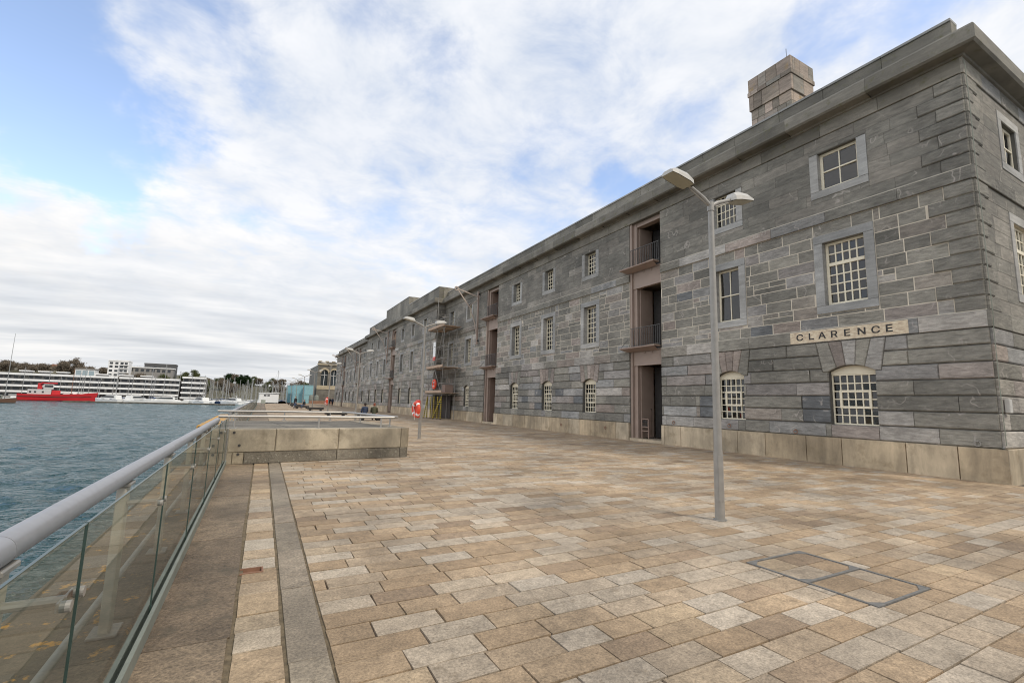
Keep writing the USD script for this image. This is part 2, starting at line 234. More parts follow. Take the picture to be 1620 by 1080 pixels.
plain('brown_paint_deep', (.27, .19, .15), .5, noise=.10, nscale=2.0); plain('galvanised', (.29, .275, .25), .45, .3, noise=.14, nscale=8); plain('rail_paint', (.31, .31, .32), .45, .3, noise=.08, nscale=14)
plain('stainless', (.40, .385, .36), .38, .6, noise=.06); plain('lamp_shell', (.47, .455, .42), .45, .1, noise=.08); plain('lamp_lens', (.30, .29, .22), .25, noise=.1); plain('dark_iron', (.045, .042, .04), .55, .3, noise=.25)
plain('railing_iron', (.10, .098, .095), .5, .3); plain('rust', (.23, .12, .075), .8, noise=.35, nscale=11); plain('letter_black', (.035, .032, .03), .8, noise=.5, nscale=18); plain('red_plastic', (.62, .055, .03), .4, noise=.08)
plain('orange_plastic', (.68, .07, .03), .4, noise=.06); plain('white_paint', (.80, .80, .78), .45, noise=.04); plain('timber_board', (.42, .30, .21), .75, noise=.25, nscale=4); plain('green_cable', (.20, .21, .17), .6)
def panel_paint():
    n = {'g': ('geometry', {}), 'm': ('mapping', dict(scale=(1, 3, 8))), 'n': ('noise_texture', dict(scale=2.2, detail=8.0, roughness=.7)), 'r': ('rgb_ramp', dict(ramp=[(.30, (.26, .21, .17)), (.40, (.46, .36, .26)), (.52, (.60, .50, .35)), (.7, (.70, .63, .49))])), 'p': ('principled_bsdf', dict(roughness=.85))}
    M['sign_panel'] = usdkit.material(stage, '/World/Looks/sign_panel', n, [('g.position', 'm.vector'), ('m.vector', 'n.vector'), ('n.fac', 'r.fac'), ('r.color', 'p.base_color')], surface='p.BSDF')
panel_paint()
def glass(name, tint, refl=1.0, ior=1.5, rough=0.02, body=0.0, bodycol=(.3, .35, .3)):
    n = {'t': ('transparent_bsdf', dict(color=tint)), 'g': ('glossy_bsdf', dict(color=(refl,) * 3, roughness=rough)), 'f': ('fresnel', dict(IOR=ior)), 'm': ('mix_closure', {})}
    L = [('f.fac', 'm.fac'), ('t.BSDF', 'm.closure1'), ('g.BSDF', 'm.closure2')]; out = 'm.closure'
    if body:
        n.update({'d': ('diffuse_bsdf', dict(color=bodycol)), 'm2': ('mix_closure', dict(fac=body))}); L += [('m.closure', 'm2.closure1'), ('d.BSDF', 'm2.closure2')]; out = 'm2.closure'
    M[name] = usdkit.material(stage, '/World/Looks/' + name, n, L, surface=out)
glass('window_glass', (.80, .84, .82), ior=1.8); glass('balustrade_glass', (.66, .70, .61), .85, 1.36, body=.035, bodycol=(.30, .32, .26)); plain('glass_edge', (.03, .052, .044), .3)
def stripes():
    n = {'g': ('geometry', {}), 's': ('separate_xyz', {}), 'm': ('math', dict(math_type='multiply', value2=5.0)), 'f': ('math', dict(math_type='fraction')), 'l': ('math', dict(math_type='greater_than', value2=.5)), 'c': ('mix_color', dict(a=(.03, .03, .03), b=(.72, .52, .03))), 'p': ('principled_bsdf', dict(roughness=.5))}
    M['hazard_tape'] = usdkit.material(stage, '/World/Looks/hazard_tape', n, [('g.position', 's.vector'), ('s.z', 'm.value1'), ('m.value', 'f.value1'), ('f.value', 'l.value1'), ('l.value', 'c.fac'), ('c.result', 'p.base_color')], surface='p.BSDF')
stripes()
def water():
    n = {'g': ('geometry', {}), 'm1': ('mapping', dict(scale=(.55, .95, 1), rotation=(0, 0, .5))), 'n1': ('noise_texture', dict(scale=1.0, detail=4.0, roughness=.6, distortion=.4)),
         'm2': ('mapping', dict(scale=(2.2, 3.6, 1), rotation=(0, 0, .25))), 'n2': ('noise_texture', dict(scale=1.0, detail=3.0, roughness=.6)), 'k': ('math', dict(math_type='multiply', value2=.35)), 'a': ('math', dict(math_type='add')),
         'b': ('bump', dict(strength=1.0, distance=1.0)), 'n3': ('noise_texture', dict(scale=.03, detail=4.0)), 'r': ('rgb_ramp', dict(ramp=[(.3, (.016, .052, .060)), (.7, (.026, .070, .078))])),
         'p': ('principled_bsdf', dict(roughness=.12, ior=1.33))}
    M['sea_water'] = usdkit.material(stage, '/World/Looks/sea_water', n, [('g.position', 'm1.vector'), ('m1.vector', 'n1.vector'), ('g.position', 'm2.vector'), ('m2.vector', 'n2.vector'), ('n2.fac', 'k.value1'), ('n1.fac', 'a.value1'), ('k.value', 'a.value2'), ('a.value', 'b.height'), ('b.normal', 'p.normal'),
                                     ('g.position', 'n3.vector'), ('n3.fac', 'r.fac'), ('r.color', 'p.base_color')], surface='p.BSDF')
water()
# ------------------------------------------------------------------ frames
X = 16.055; YC = 4.38; XC = 15.15; YB0, YB1, YEND = 44.0, 77.6, 117.2
def fac(x0): return lambda u, w, d: (x0 - d, u, w)
def endw(u, w, d): return (u, YC - d, w)
def gnd(u, w, d): return (u, w, d)
def skew(y): return .0085 * (y - 4.5)
SEA = -2.6
# ------------------------------------------------------------------ sea, quay, ground
def sea():
    m = MB(); xs = np.concatenate([np.linspace(-1500, -120, 12), np.linspace(-110, -1.3, 240), np.linspace(2, 60, 12)]); ys = np.concatenate([np.linspace(-60, 4, 14), np.geomspace(4.4, 330, 330)])
    gx, gy = np.meshgrid(xs, ys); P = np.stack([gx, gy, gx * 0], -1)
    z = .36 * (meshkit.fbm(np.stack([gx * .45 + gy * .12, gy * .8 - gx * .2, gx * 0], -1), 3, 3) - .5) + .15 * (meshkit.fbm(np.stack([gx * 1.7, gy * 2.1, gx * 0 + 5], -1), 2, 9) - .5)
    P[..., 2] = SEA + z; n, k = len(xs), len(ys)
    f = [(j * n + i, j * n + i + 1, (j + 1) * n + i + 1, (j + 1) * n + i) for j in range(k - 1) for i in range(n - 1)]
    m.add(P.reshape(-1, 3), f); return m.build('sea', M['sea_water'], smooth=True, label='choppy blue green harbour water beside the stone quay', cat='sea', kind='structure')
sea()
s2 = MB(); s2.box(-1500, 60, 118, 420, SEA - 1.2, SEA - .35); s2.build('seabed', M['joint_earth'], kind='structure', label='dark bed under the harbour water', cat='seabed')
# quay body in plan: straight edge, then a bastion that steps out past the raised block
EDGE = lambda y: -1.42 if y < 29 else -2.65
quay_plan = Polygon([(-1.40, -12), (-1.40, 29.5), (-2.6, 29.5), (-2.6, 46), (-1.2, 46), (-1.0, 135), (9, 137), (9, 215), (120, 215), (120, -12)])
qb = MB(); qb.tri(trimesh.creation.extrude_polygon(quay_plan, 3.4, engine='earcut').apply_translation((0, 0, -3.43))); qb.build('quay', M['joint_earth'], kind='structure', label='stone quay carrying the paved promenade', cat='quay')
pave = thing('paving', 'promenade of warm granite setts laid in running bond', 'paving', kind='structure')
KEEP = [sbox(4.69, 2.12, 5.67, 3.34), sbox(5.97, 4.6, 6.13, 4.76)]
pav = []
row = 0.2435
for k in range(-7, 480):
    y0 = 2.19 + row * k; y1 = y0 + row
    if y0 > 116: break
    xe = 15.95 if not (YB0 - .3 < y0 < YB1 + .3) else 15.03
    x = .565 + skew(y0) + (-.25 if k % 2 else 0) + rnd.uniform(-.06, .06)
    x = min(x, .565 + skew(y0))
    while x < xe:
        w = .503 + rnd.choice((0, 0, 0, 0, -.06, .05, .1, -.12)) ; a, b = max(x, .565 + skew(y0)), min(x + w, xe); x += w
        if 12.9 + .104 * b < y0 < 18.2 and b < 4.2: continue
        if b - a < .06: continue
        # warm brown tints grow more common towards the building
        near_wall = xe - (a + b) / 2
        t = [rnd.random(), rnd.random(), rnd.random()]
        if near_wall < 5.0 and rnd.random() < .8 - .14 * near_wall: t[1] = rnd.choice((.02, .1, .15, .2, .25, .9))
        pav.append((a, b, y0, y1, t))
j = .0068
def paver_mesh(mb, a, b, y0, y1, t, far=False):
    r = sbox(a + j, y0 + j, b - j, y1 - j)
    g = r
    for kx in KEEP:
        if g.intersects(kx): g = g.difference(kx)
    if g.is_empty or g.area < .004: return False
    dz = (t[2] - .5) * .005
    for q in (getattr(g, 'geoms', None) or [g]):
        if far: mb.prism(q, -.02, .0 + dz, gnd, tint=t)
        else:
            pts = np.asarray(q.exterior.coords)[:-1]
            if len(pts) == 4:
                jit = np.array([[rnd.uniform(-.004, .004), rnd.uniform(-.004, .004)] for _ in range(4)]); mb.prism(pts + jit, -.03, dz, gnd, c=(.0, .0), tint=t)
            else: mb.prism(q, -.03, dz, gnd, tint=t)
    return True
areas = []
for i, (a, b, y0, y1, t) in enumerate(pav):
    c = np.array([[a, y0, 0], [b, y0, 0], [b, y1, 0], [a, y1, 0]]); px, py, dep = pix(c)
    ok = (dep > .3).all() and (px < 1620).all() and (px > 0).any() and (py < 1080).any()
    area = abs(Polygon(np.stack([np.clip(px, 0, 1620), np.clip(py, 0, 1080)], 1)).area) if ok else 0
    areas.append(area)
best = set(np.argsort(areas)[-296:])
rest = MB()
for i, (a, b, y0, y1, t) in enumerate(pav):
    if i in best:
        mb = MB()
        if paver_mesh(mb, a, b, y0, y1, t): mb.build('paver', M['granite_paver'], pave)
    else: paver_mesh(rest, a, b, y0, y1, t, y0 > 45)
rest.build('far_paver', M['granite_paver'], pave, kind='stuff')
# edging strips along the quay: big edge stones under the balustrade, a row of short setts, a drain strip
SLOT = sbox(.0, 5.05, .19, 5.2)
def strip(name, x0, x1, y_from, y_to, lens, material, wob=.006, edge=None, hole=None):
    y = y_from
    while y < y_to:
        l = rnd.uniform(*lens); t = rt(); s = skew(y); e = skew(y + l); a0 = x0 + s if edge is None else edge
        q = Polygon([(a0 + rnd.uniform(0, wob), y + .006), (x1 + s - rnd.uniform(0, wob), y + .006 + rnd.uniform(-.004, .004)), (x1 + e - rnd.uniform(0, wob), y + l - .006), ((x0 + e if edge is None else edge) + rnd.uniform(0, wob), y + l - .006)])
        if hole is not None and q.intersects(hole): q = q.difference(hole)
        m = MB(); m.prism(q, -.05, (t[0] - .5) * .008, gnd, tint=t); m.build(name, material, pave); y += l
strip('sett', .005, .295, -.6, 12.75, (.21, .42), M['granite_paver'], .012, hole=SLOT)
strip('drain_stone', .315, .55, -.6, 12.8, (.75, 1.25), M['strip_granite'], .006)
m = MB()
for xa, xb in ((-.03, .02), (.28, .33), (.53, .59)): m.add([(xa + skew(-1), -1, -.011), (xb + skew(-1), -1, -.011), (xb + skew(12.8), 12.8, -.011), (xa + skew(12.8), 12.8, -.011)], [(0, 1, 2, 3)])
plain('joint_fill', (.15, .115, .07), .95, noise=.5, nscale=14, bump=1.0, bscale=60); m.build('joint_fill', M['joint_fill'], pave, kind='stuff')
ys_ = [-.2, 1.25, 2.5, 3.81, 5.04, 6.35, 7.6, 8.93, 10.22, 11.5, 12.9]
for a, b in zip(ys_[:-1], ys_[1:]):
    t = rt(); m = MB(); m.prism(Polygon([(-.62, a + .005), (-.012 + skew(a) - rnd.uniform(0, .02), a + .005), (-.012 + skew(b) - rnd.uniform(0, .02), b - .005), (-.62, b - .005)]), -.05, (t[0] - .5) * .006, gnd, tint=t); m.build('edge_stone', M['kerb_granite'], pave)
y = -.9
while y < 29.4:
    l = rnd.uniform(1.05, 1.5); t = rt(); m = MB(); m.prism(Polygon([(-1.44, y + .006), (-.63, y + .006), (-.63, min(y + l, 29.5) - .006), (-1.44, min(y + l, 29.5) - .006)]), -.40, (t[0] - .5) * .008 - .004, gnd, c=(.02, .02), tint=t); m.build('coping_stone', M['edge_granite'], pave); y += l
y = 29.5
while y < 46:
    l = rnd.uniform(1.3, 1.8); t = rt(); m = MB(); m.prism(Polygon([(-2.65, y + .006), (-.63, y + .006), (-.63, y + l - .006), (-2.65, y + l - .006)]), -.45, .02, gnd, c=(.05, .05), tint=t); m.build('coping_stone', M['lichen_granite'], pave); y += l
m = MB(); y = 18.3
while y < 134:
    t = rt(); m.prism(sbox(-.6, y + .01, .55 + skew(y), y + 1.2), -.05, .0, gnd, tint=t); y += 1.21
m.build('far_edge_stone', M['kerb_granite'], pave, kind='stuff')
m = MB(); m.add([(-1, 116, -.004), (120, 116, -.004), (120, 215, -.004), (9, 215, -.004), (9, 137, -.004), (-1, 135, -.004)], [(0, 1, 2, 3, 4, 5)]); m.build('far_pavement', M['granite_paver'], kind='structure', label='pale far end of the quay before the gabled brewery', cat='pavement')
m = MB(); m.box(-1.55, -1.445, -12, 29.5, -3.2, -.41); m.build('quay_wall', M['kerb_granite'], kind='structure', label='granite quay wall dropping to the water', cat='quay wall')
# ------------------------------------------------------------------ the stone warehouse
wh = thing('stone_warehouse', 'long three storey grey limestone warehouse with CLARENCE on its band', 'warehouse')
WINS = []                          # (plane x, y0, y1, z0, z1, kind)
def bay(xp, yc, w=1.13, near=None):
    WINS.append((xp, yc - (.59 if near == 1 else .5), yc + (.59 if near == 1 else .5), 8.97, 10.30, 'top'))
    WINS.append((xp, yc - w / 2, yc + w / 2, 5.04, 7.15, 'mid')); WINS.append((xp, yc - .575 - (.07 if near == 1 else 0), yc + .575 + (.07 if near == 1 else 0), 1.23, 2.88, 'arch'))
bay(X, 7.56, 1.20, 1); bay(X, 11.75, 1.02, 2)
for yc in (20.5, 24.8, 29.08, 37.75, 42.0): bay(X, yc, 1.12)
for yc in (47.6, 51.95, 56.3, 65.1, 69.4, 73.8): bay(XC, yc, 1.05)
for yc in (79.8, 84.0, 92.6, 97.0, 101.2, 110.0, 114.3): bay(X, yc, 1.05)
DOORS = [(X, 15.23, 17.30), (X, 32.08, 34.15), (XC, 59.6, 61.7), (X, 87.4, 89.5), (X, 104.2, 106.3)]
blocks = []                        # (polygon, frame id, base depth, depth, chamfer, tint, material, name)
def sub_rects(r, holes):
    out = [r]
    for (h0, h1, g0, g1) in holes:
        nxt = []
        for (a, b, c, d) in out:
            if h1 <= a + 1e-6 or h0 >= b - 1e-6 or g1 <= c + 1e-6 or g0 >= d - 1e-6: nxt.append((a, b, c, d)); continue
            if a < h0: nxt.append((a, h0, c, d))
            if h1 < b: nxt.append((h1, b, c, d))
            m0, m1 = max(a, h0), min(b, h1)
            if c < g0: nxt.append((m0, m1, c, g0))
            if g1 < d: nxt.append((m0, m1, g1, d))
        out = nxt
    return [q for q in out if q[1] - q[0] > .035 and q[3] - q[2] > .035]
GA = np.array
def voussoirs(yc, hw):
    ang = np.linspace(-1, 1, 6); bot = [(yc + hw * 1.0 * a, 2.88 + .19 * (1 - a * a)) for a in ang]; bot[0] = (yc - hw - .16, 2.88); bot[-1] = (yc + hw + .16, 2.88)
    tops = [yc + q * (hw / .645) for q in (-.97, -.60, -.21, .21, .60, .97)]; ps = []
    for i in range(5):
        mids = [(yc + hw * a, 2.88 + .19 * (1 - a * a)) for a in np.linspace(ang[i], ang[i + 1], 4)]
        if i == 0: pts = [bot[0], (yc - hw, 2.88)] + mids[1:]
        elif i == 4: pts = mids[:-1] + [(yc + hw, 2.88), bot[-1]]
        else: pts = mids
        ps.append(Polygon(pts + [(tops[i + 1], 3.84), (tops[i], 3.84)]))
    return ps
def courses(x0, y0, y1, holes, polys, zs, lens, depth, cham, joint, mat, name, fid, split=0.0, rustic=False):
    for z0, z1 in zip(zs[:-1], zs[1:]):
        y = y0 - rnd.uniform(0, lens[0] * .8)
        while y < y1:
            l = rnd.uniform(*lens); a, b = max(y, y0), min(y + l, y1); y += l
            if b - a < .08: continue
            subs = [(a, b, z0, z1)]
            if split and rnd.random() < split: zm = z0 + (z1 - z0) * rnd.choice((.45, .5, .55)); xm = a + (b - a) * rnd.uniform(.35, .65); subs = [(a, b, z0, zm), (a, xm, zm, z1), (xm, b, zm, z1)]
            for s in subs:
                for (a2, b2, c2, d2) in sub_rects(s, holes):
                    P = sbox(a2 + joint[0], c2 + joint[1], b2 - joint[0], d2 - joint[1])
                    for v in polys:
                        if P.intersects(v): P = P.difference(v.buffer(.004, join_style=2))
                    for q in (getattr(P, 'geoms', None) or [P]):
                        if q.geom_type == 'Polygon' and q.area > .012: blocks.append((q.simplify(.001), fid, -.05, depth + rnd.uniform(-.001, .001), cham, rt(), mat, name))
def facade(xp, y0, y1, fid):
    ws = [w for w in WINS if w[0] == xp and y0 < w[1] < y1]; ds = [d for d in DOORS if d[0] == xp and y0 < d[1] < y1]
    dh = [(d[1], d[2], -1, 20) for d in ds]
    up = dh + [(w[1] - .27, w[2] + .27, w[3] - .25, w[4] + .02) for w in ws if w[5] == 'top']; mid = dh + [(w[1] - .28, w[2] + .28, w[3] - .26, w[4] + .28) for w in ws if w[5] == 'mid']; low = dh + [(w[1], w[2], w[3], w[4]) for w in ws if w[5] == 'arch']
    vs = [v for w in ws if w[5] == 'arch' for v in voussoirs((w[1] + w[2]) / 2, (w[2] - w[1]) / 2)]
    heads = [Polygon([(w[1], 2.80), (w[2], 2.80)] + [((w[1] + w[2]) / 2 + (w[2] - w[1]) / 2 * a, 2.88 + .19 * (1 - a * a)) for a in np.linspace(1, -1, 9)]) for w in ws if w[5] == 'arch']
    cut = vs + heads
    courses(xp, y0, y1, low, cut, np.linspace(.82, 3.85, 8), (1.2, 2.3), .05, (.004, .030), (.003, .011), 'limestone', 'stone_block', fid)
    q0 = 1.0 if xp == X and y0 < 5 else 0
    quoin(fid, y0, q0)
    courses(xp, y0 + (.62 if q0 else 0), y1, mid + ([(y0, y0 + .98, a, b) for a, b in QM[1::2]] if q0 else []), [], np.linspace(4.28, 7.82, 10), (.65, 1.35), .002, (.003, .003), (.0135, .0115), 'limestone', 'stone_block', fid, split=.07)
    courses(xp, y0 + (.62 if q0 else 0), y1, up + ([(y0, y0 + 1.02, a, b) for a, b in QU[1::2]] if q0 else []), [], np.linspace(8.18, 10.84, 8), (1.0, 2.4), .008, (.002, .002), (.0025, .0025), 'limestone_smooth', 'stone_block', fid)
    for z0, z1, dp, nm, tn in ((3.85, 4.28, .065, 'string_course', (1.3, 1.9)), (7.82, 8.18, .06, 'string_course', (1.6, 2.4)), (10.84, 11.30, .05, 'frieze_stone', (1.6, 2.4))):
        y = y0
        while y < y1:
            l = rnd.uniform(*tn); a, b = y, min(y + l, y1); y += l
            for (a2, b2, c2, d2) in sub_rects((a, b, z0, z1), dh if z0 < 10 else []):
                blocks.append((sbox(a2 + .003, c2 + .006, b2 - .003, d2), fid, -.05, dp, (.003, .012), rt(), 'limestone' if z0 < 10 else 'cornice_stone', nm))
    for v in vs: blocks.append((v.buffer(-.003, join_style=2), fid, -.05, .055, (.018, .018), (rnd.random(), rnd.choice((.3, .5, .72, .74, .9)), rnd.random()), 'limestone', 'arch_stone'))
    for w in ws:
        _, a, b, c, d, kd = w
        if kd == 'mid':
            for P in (sbox(a - .28, c, a, d), sbox(b, c, b + .28, d), sbox(a - .28, d, b + .28, d + .28), sbox(a - .28, c - .26, b + .28, c)): blocks.append((P.buffer(-.003, join_style=2), fid, -.34, .028, (.006, .006), rt(), 'dressed_stone', 'window_surround'))
        if kd == 'top':
            for P in (sbox(a - .27, c, a, d), sbox(b, c, b + .27, d), sbox(a - .27, c - .25, b + .27, c)): blocks.append((P.buffer(-.003, join_style=2), fid, -.34, .024, (.006, .006), rt(), 'dressed_stone', 'window_surround'))
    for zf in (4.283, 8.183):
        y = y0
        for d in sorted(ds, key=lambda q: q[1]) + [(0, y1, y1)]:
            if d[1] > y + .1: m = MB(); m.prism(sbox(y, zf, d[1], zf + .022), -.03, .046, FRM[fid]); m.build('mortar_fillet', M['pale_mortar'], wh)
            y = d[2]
    # plinth
    y = y0 - (.12 if y0 < 5 else 0)
    while y < y1:
        l = rnd.uniform(.9, 2.1); a, b = y, min(y + l, y1); y += l
        for (a2, b2, c2, d2) in sub_rects((a, b, -.05, .82), dh): blocks.append((sbox(a2 + .006, c2, b2 - .006, d2), fid, -.05, .125, (.006, .02), rt(), 'plinth_granite', 'plinth_stone'))
    # core wall with its openings
    holes = [sbox(w[1] - .03, w[3] - .03, w[2] + .03, w[4] + (.03 if w[5] == 'mid' else 0)) for w in ws if w[5] != 'arch'] + [sbox(w[1], w[3], w[2], w[4]).union(h.buffer(.001)) for w, h in zip([w for w in ws if w[5] == 'arch'], heads)] + [sbox(d[1], -.2, d[2], 10.84) for d in ds]
    P = sbox(y0, -.3, y1, 11.9)
    for h in holes: P = P.difference(h)
    core = MB()
    for g in (getattr(P, 'geoms', None) or [P]):
        t = trimesh.creation.extrude_polygon(g, .55, engine='earcut'); v = t.vertices; core.add(np.stack([xp + .0015 + v[:, 2], v[:, 0], v[:, 1]], 1), t.faces)
    core.build('wall_core', M['mortar'], wh)
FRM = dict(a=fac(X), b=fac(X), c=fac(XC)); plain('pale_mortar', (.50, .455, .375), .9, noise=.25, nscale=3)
QM = list(zip(np.linspace(4.28, 7.82, 10)[:-1], np.linspace(4.28, 7.82, 10)[1:])); QU = list(zip(np.linspace(8.18, 10.84, 8)[:-1], np.linspace(8.18, 10.84, 8)[1:]))
def quoin(fid, y0, on):
    if not on: return
    for zs in (QM, QU):
        for k, (a, b) in enumerate(zs):
            L1 = (.62, .98)[k % 2] if zs is QM else (.62, 1.02)[k % 2]; t = (rnd.uniform(.1, .5), rnd.uniform(0, .5), rnd.random())
            blocks.append((sbox(y0, a + .008, y0 + L1 - .01, b - .008), fid, -.05, .045, (.02, .028), t, 'limestone', 'quoin'))
            blocks.append((sbox(X, a + .008, X + (.5 if k % 2 else .85), b - .008), 'end', -.05, .045, (.02, .028), t, 'limestone', 'quoin'))
facade(X, YC, YB0, 'a'); facade(XC, YB0, YB1, 'c'); facade(X, YB1, YEND, 'b')
# the end wall that turns away to the right
EW = [(18.62, 19.80, 8.97, 10.30), (18.66, 19.84, 5.04, 7.15)]
def end_wall():
    courses(0, X, 23, [], [], np.linspace(.82, 3.85, 8), (1.2, 2.3), .05, (.004, .03), (.003, .011), 'limestone', 'stone_block', 'end')
    courses(0, X + .5, 23, [(EW[1][0] - .28, EW[1][1] + .28, 4.78, 7.43)] + [(X, X + .85, a, b) for a, b in QM[0::2]], [], np.linspace(4.28, 7.82, 10), (.7, 1.4), .008, (.003, .003), (.004, .004), 'limestone_smooth', 'stone_block', 'end')
    courses(0, X + .5, 23, [(EW[0][0] - .27, EW[0][1] + .27, 8.72, 10.58)] + [(X, X + .85, a, b) for a, b in QU[0::2]], [], np.linspace(8.18, 10.84, 8), (1.0, 2.2), .008, (.002, .002), (.0025, .0025), 'limestone_smooth', 'stone_block', 'end')
    for z0, z1, dp, nm in ((3.85, 4.28, .065, 'string_course'), (7.82, 8.18, .06, 'string_course'), (10.84, 11.30, .05, 'frieze_stone'), (-.05, .82, .125, 'plinth_stone')):
        x = X - dp + .002
        while x < 23:
            l = rnd.uniform(1.3, 2.2); blocks.append((sbox(x + .003, z0, x + l - .003, z1), 'end', -.05, dp, (.003, .012), rt(), 'plinth_granite' if z0 < 0 else 'limestone', nm)); x += l
    for a, b, c, d in EW:
        for P in (sbox(a - .27, c, a, d), sbox(b, c, b + .27, d), sbox(a - .27, c - .25, b + .27, c), sbox(a - .27, d, b + .27, d + .27)): blocks.append((P.buffer(-.003, join_style=2), 'end', -.05, .028, (.006, .006), rt(), 'dressed_stone', 'window_surround'))
    P = sbox(X + .56, -.3, 23, 11.9)
    for a, b, c, d in EW: P = P.difference(sbox(a, c, b, d))
    t = trimesh.creation.extrude_polygon(P, .55, engine='earcut'); v = t.vertices; MB().add(np.stack([v[:, 0], YC + .004 + v[:, 2], v[:, 1]], 1), t.faces).build('wall_core', M['mortar'], wh)
end_wall()
# returns of the middle block
for ysgn, yy in ((-1, YB0), (1, YB1)):
    blk = MB(); blk.box(XC + .004, X + .01, min(yy, yy - ysgn * .5), max(yy, yy - ysgn * .5), -.3, 11.9); blk.build('wall_core', M['mortar'], wh)
def ret(u, w, d): return (u, YB0 - d, w)
for zs, lens, ch, mt in ((np.linspace(.82, 3.85, 8), (.5, .9), (.004, .03), 'limestone'), (np.linspace(4.28, 7.82, 10), (.45, .9), (.004, .004), 'limestone'), (np.linspace(8.18, 10.84, 8), (.45, .9), (.002, .002), 'limestone_smooth')):
    for z0, z1 in zip(zs[:-1], zs[1:]): blocks.append((sbox(XC, z0 + .005, X - .06, z1 - .005), 'ret', -.05, .012, ch, rt(), mt, 'stone_block'))
for z0, z1, dp in ((3.85, 4.28, .06), (7.82, 8.18, .055), (10.84, 11.3, .05), (-.05, .82, .12)): blocks.append((sbox(XC - dp, z0, X - .13, z1), 'ret', -.05, dp, (.003, .01), rt(), 'plinth_granite' if z0 < 0 else 'limestone', 'string_course'))
NEW_STONE = [(8.85, 2.0), (8.62, 1.62), (12.75, 2.0), (12.85, 1.6), (21.9, 1.95), (25.9, 2.2), (26.2, 1.5), (23.6, 2.4), (27.4, 1.75), (10.4, 4.5), (13.9, 6.6)]
for i, (P, fid, d0, d1, ch, t, mt, nm) in enumerate(blocks):
    if nm == 'stone_block' and fid == 'a' and any(P.contains(Polygon([(u - .01, w - .01), (u + .01, w - .01), (u, w + .01)])) for u, w in NEW_STONE):
        a_, c_, b_, d_ = P.bounds; blocks[i] = (sbox(a_, c_, min(b_, a_ + .85), d_), fid, d0, d1, ch, (.35, 1.0, t[2]), mt, nm)
        if b_ - a_ > .93: blocks.append((sbox(a_ + .857, c_, b_, d_), fid, d0, d1, ch, t, mt, nm))
FR = dict(a=fac(X), b=fac(X), c=fac(XC), end=endw, ret=ret)
score = []
for (P, fid, d0, d1, ch, t, mt, nm) in blocks:
    c = np.array([FR[fid](u, w, d1) for u, w in np.asarray(P.exterior.coords)[:-1]]); px, py, dep = pix(c)
    score.append(abs(Polygon(np.stack([np.clip(px, 0, 1620), np.clip(py, 0, 1080)], 1)).area) if (dep > .3).all() and len(c) > 2 else 0)
count, rests = {}, {}
for i in np.argsort(score)[::-1]:
    P, fid, d0, d1, ch, t, mt, nm = blocks[i]; count[nm] = count.get(nm, 0) + 1
    lim = dict(stone_block=290, string_course=60, frieze_stone=30, plinth_stone=60, arch_stone=60, window_surround=110, quoin=60)[nm]
    if count[nm] <= lim and score[i] > 25: MB().prism(P, d0, d1, FR[fid], ch, t).build(nm, M[mt], wh)
    else: rests.setdefault((nm, mt), MB()).prism(P, d0, d1, FR[fid], ch, t)
for (nm, mt), mb in rests.items(): mb.build('far_' + nm, M[mt], wh, kind='stuff')
# cornice, parapet, roof
PROF = [(0, 11.27), (.10, 11.29), (.12, 11.34), (.40, 11.37), (.46, 11.42), (.46, 11.80), (.42, 11.87), (0, 11.96)]
def cornice(xp, y0, y1, m0, m1, ext=1):
    y = y0
    while y < y1 - .01:
        l = rnd.uniform(1.8, 2.6); e = min(y + l, y1); e = y1 if y1 - e < .5 else e; v = []
        for yy, mit in ((y, m0 if y == y0 else 0), (e, m1 if e == y1 else 0)):
            v += [(xp - d, yy + (.003 if mit == 0 and yy == y else -.003 if mit == 0 else mit * d), z) for d, z in PROF]
        n = len(PROF); f = [(i, (i + 1) % n, n + (i + 1) % n, n + i) for i in range(n)] + [tuple(range(n))[::-1], tuple(range(n, 2 * n))]
        MB().add(v, f, rt()).build('cornice_stone', M['cornice_stone'], wh); y = e
cornice(X, YC, YB0, -1, 0); cornice(XC, YB0, YB1, -1, 1); cornice(X, YB1, YEND, 0, 1)
v = [(X - d, YC - d, z) for d, z in PROF] + [(23, YC - d, z) for d, z in PROF]; n_ = len(PROF)
MB().add(v, [(n_ + i, n_ + (i + 1) % n_, (i + 1) % n_, i) for i in range(n_)] + [tuple(range(n_, 2 * n_))], rt()).build('cornice_stone', M['cornice_stone'], wh)
v = [(XC - d, YB0 - d, z) for d, z in PROF] + [(X, YB0 - d, z) for d, z in PROF]; MB().add(v, [(n_ + i, n_ + (i + 1) % n_, (i + 1) % n_, i) for i in range(n_)], rt()).build('cornice_stone', M['cornice_stone'], wh)
def parapet(x0, y0, y1, z0, z1, th=.4, seg=(1.4, 2.2)):
    y = y0
    while y < y1 - .01:
        l = rnd.uniform(*seg); e = min(y + l, y1); e = y1 if y1 - e < .5 else e; t = rt()
        m = MB(); m.box(x0, x0 + th, y + .003, e - .003, z0, z1 - .09, .008, t); m.build('parapet_stone', M['cornice_stone'], wh)
        m = MB(); m.box(x0 - .035, x0 + th + .03, y + .002, e - .002, z1 - .088, z1, .012, t); m.build('coping_stone', M['dressed_stone'], wh); y = e
parapet(16.3, 4.55, YB0 + .3, 11.9, 12.76); parapet(16.3, YB1 - .3, YEND - .1, 11.9, 12.76)
parapet(15.30, YB0 + .05, 55.0, 11.93, 13.2, .5); parapet(15.30, 55.0, 66.3, 11.93, 14.25, .6, (1.6, 2.4)); parapet(15.30, 66.3, YB1 - .1, 11.93, 13.2, .5)
m = MB(); m.box(15.8, 18.2, YB0 + .05, YB0 + .45, 11.93, 13.2, .01, rt()); m.box(15.8, 17.0, 55.0, 55.5, 13.2, 14.25, .01, rt()); m.build('parapet_return', M['cornice_stone'], wh)
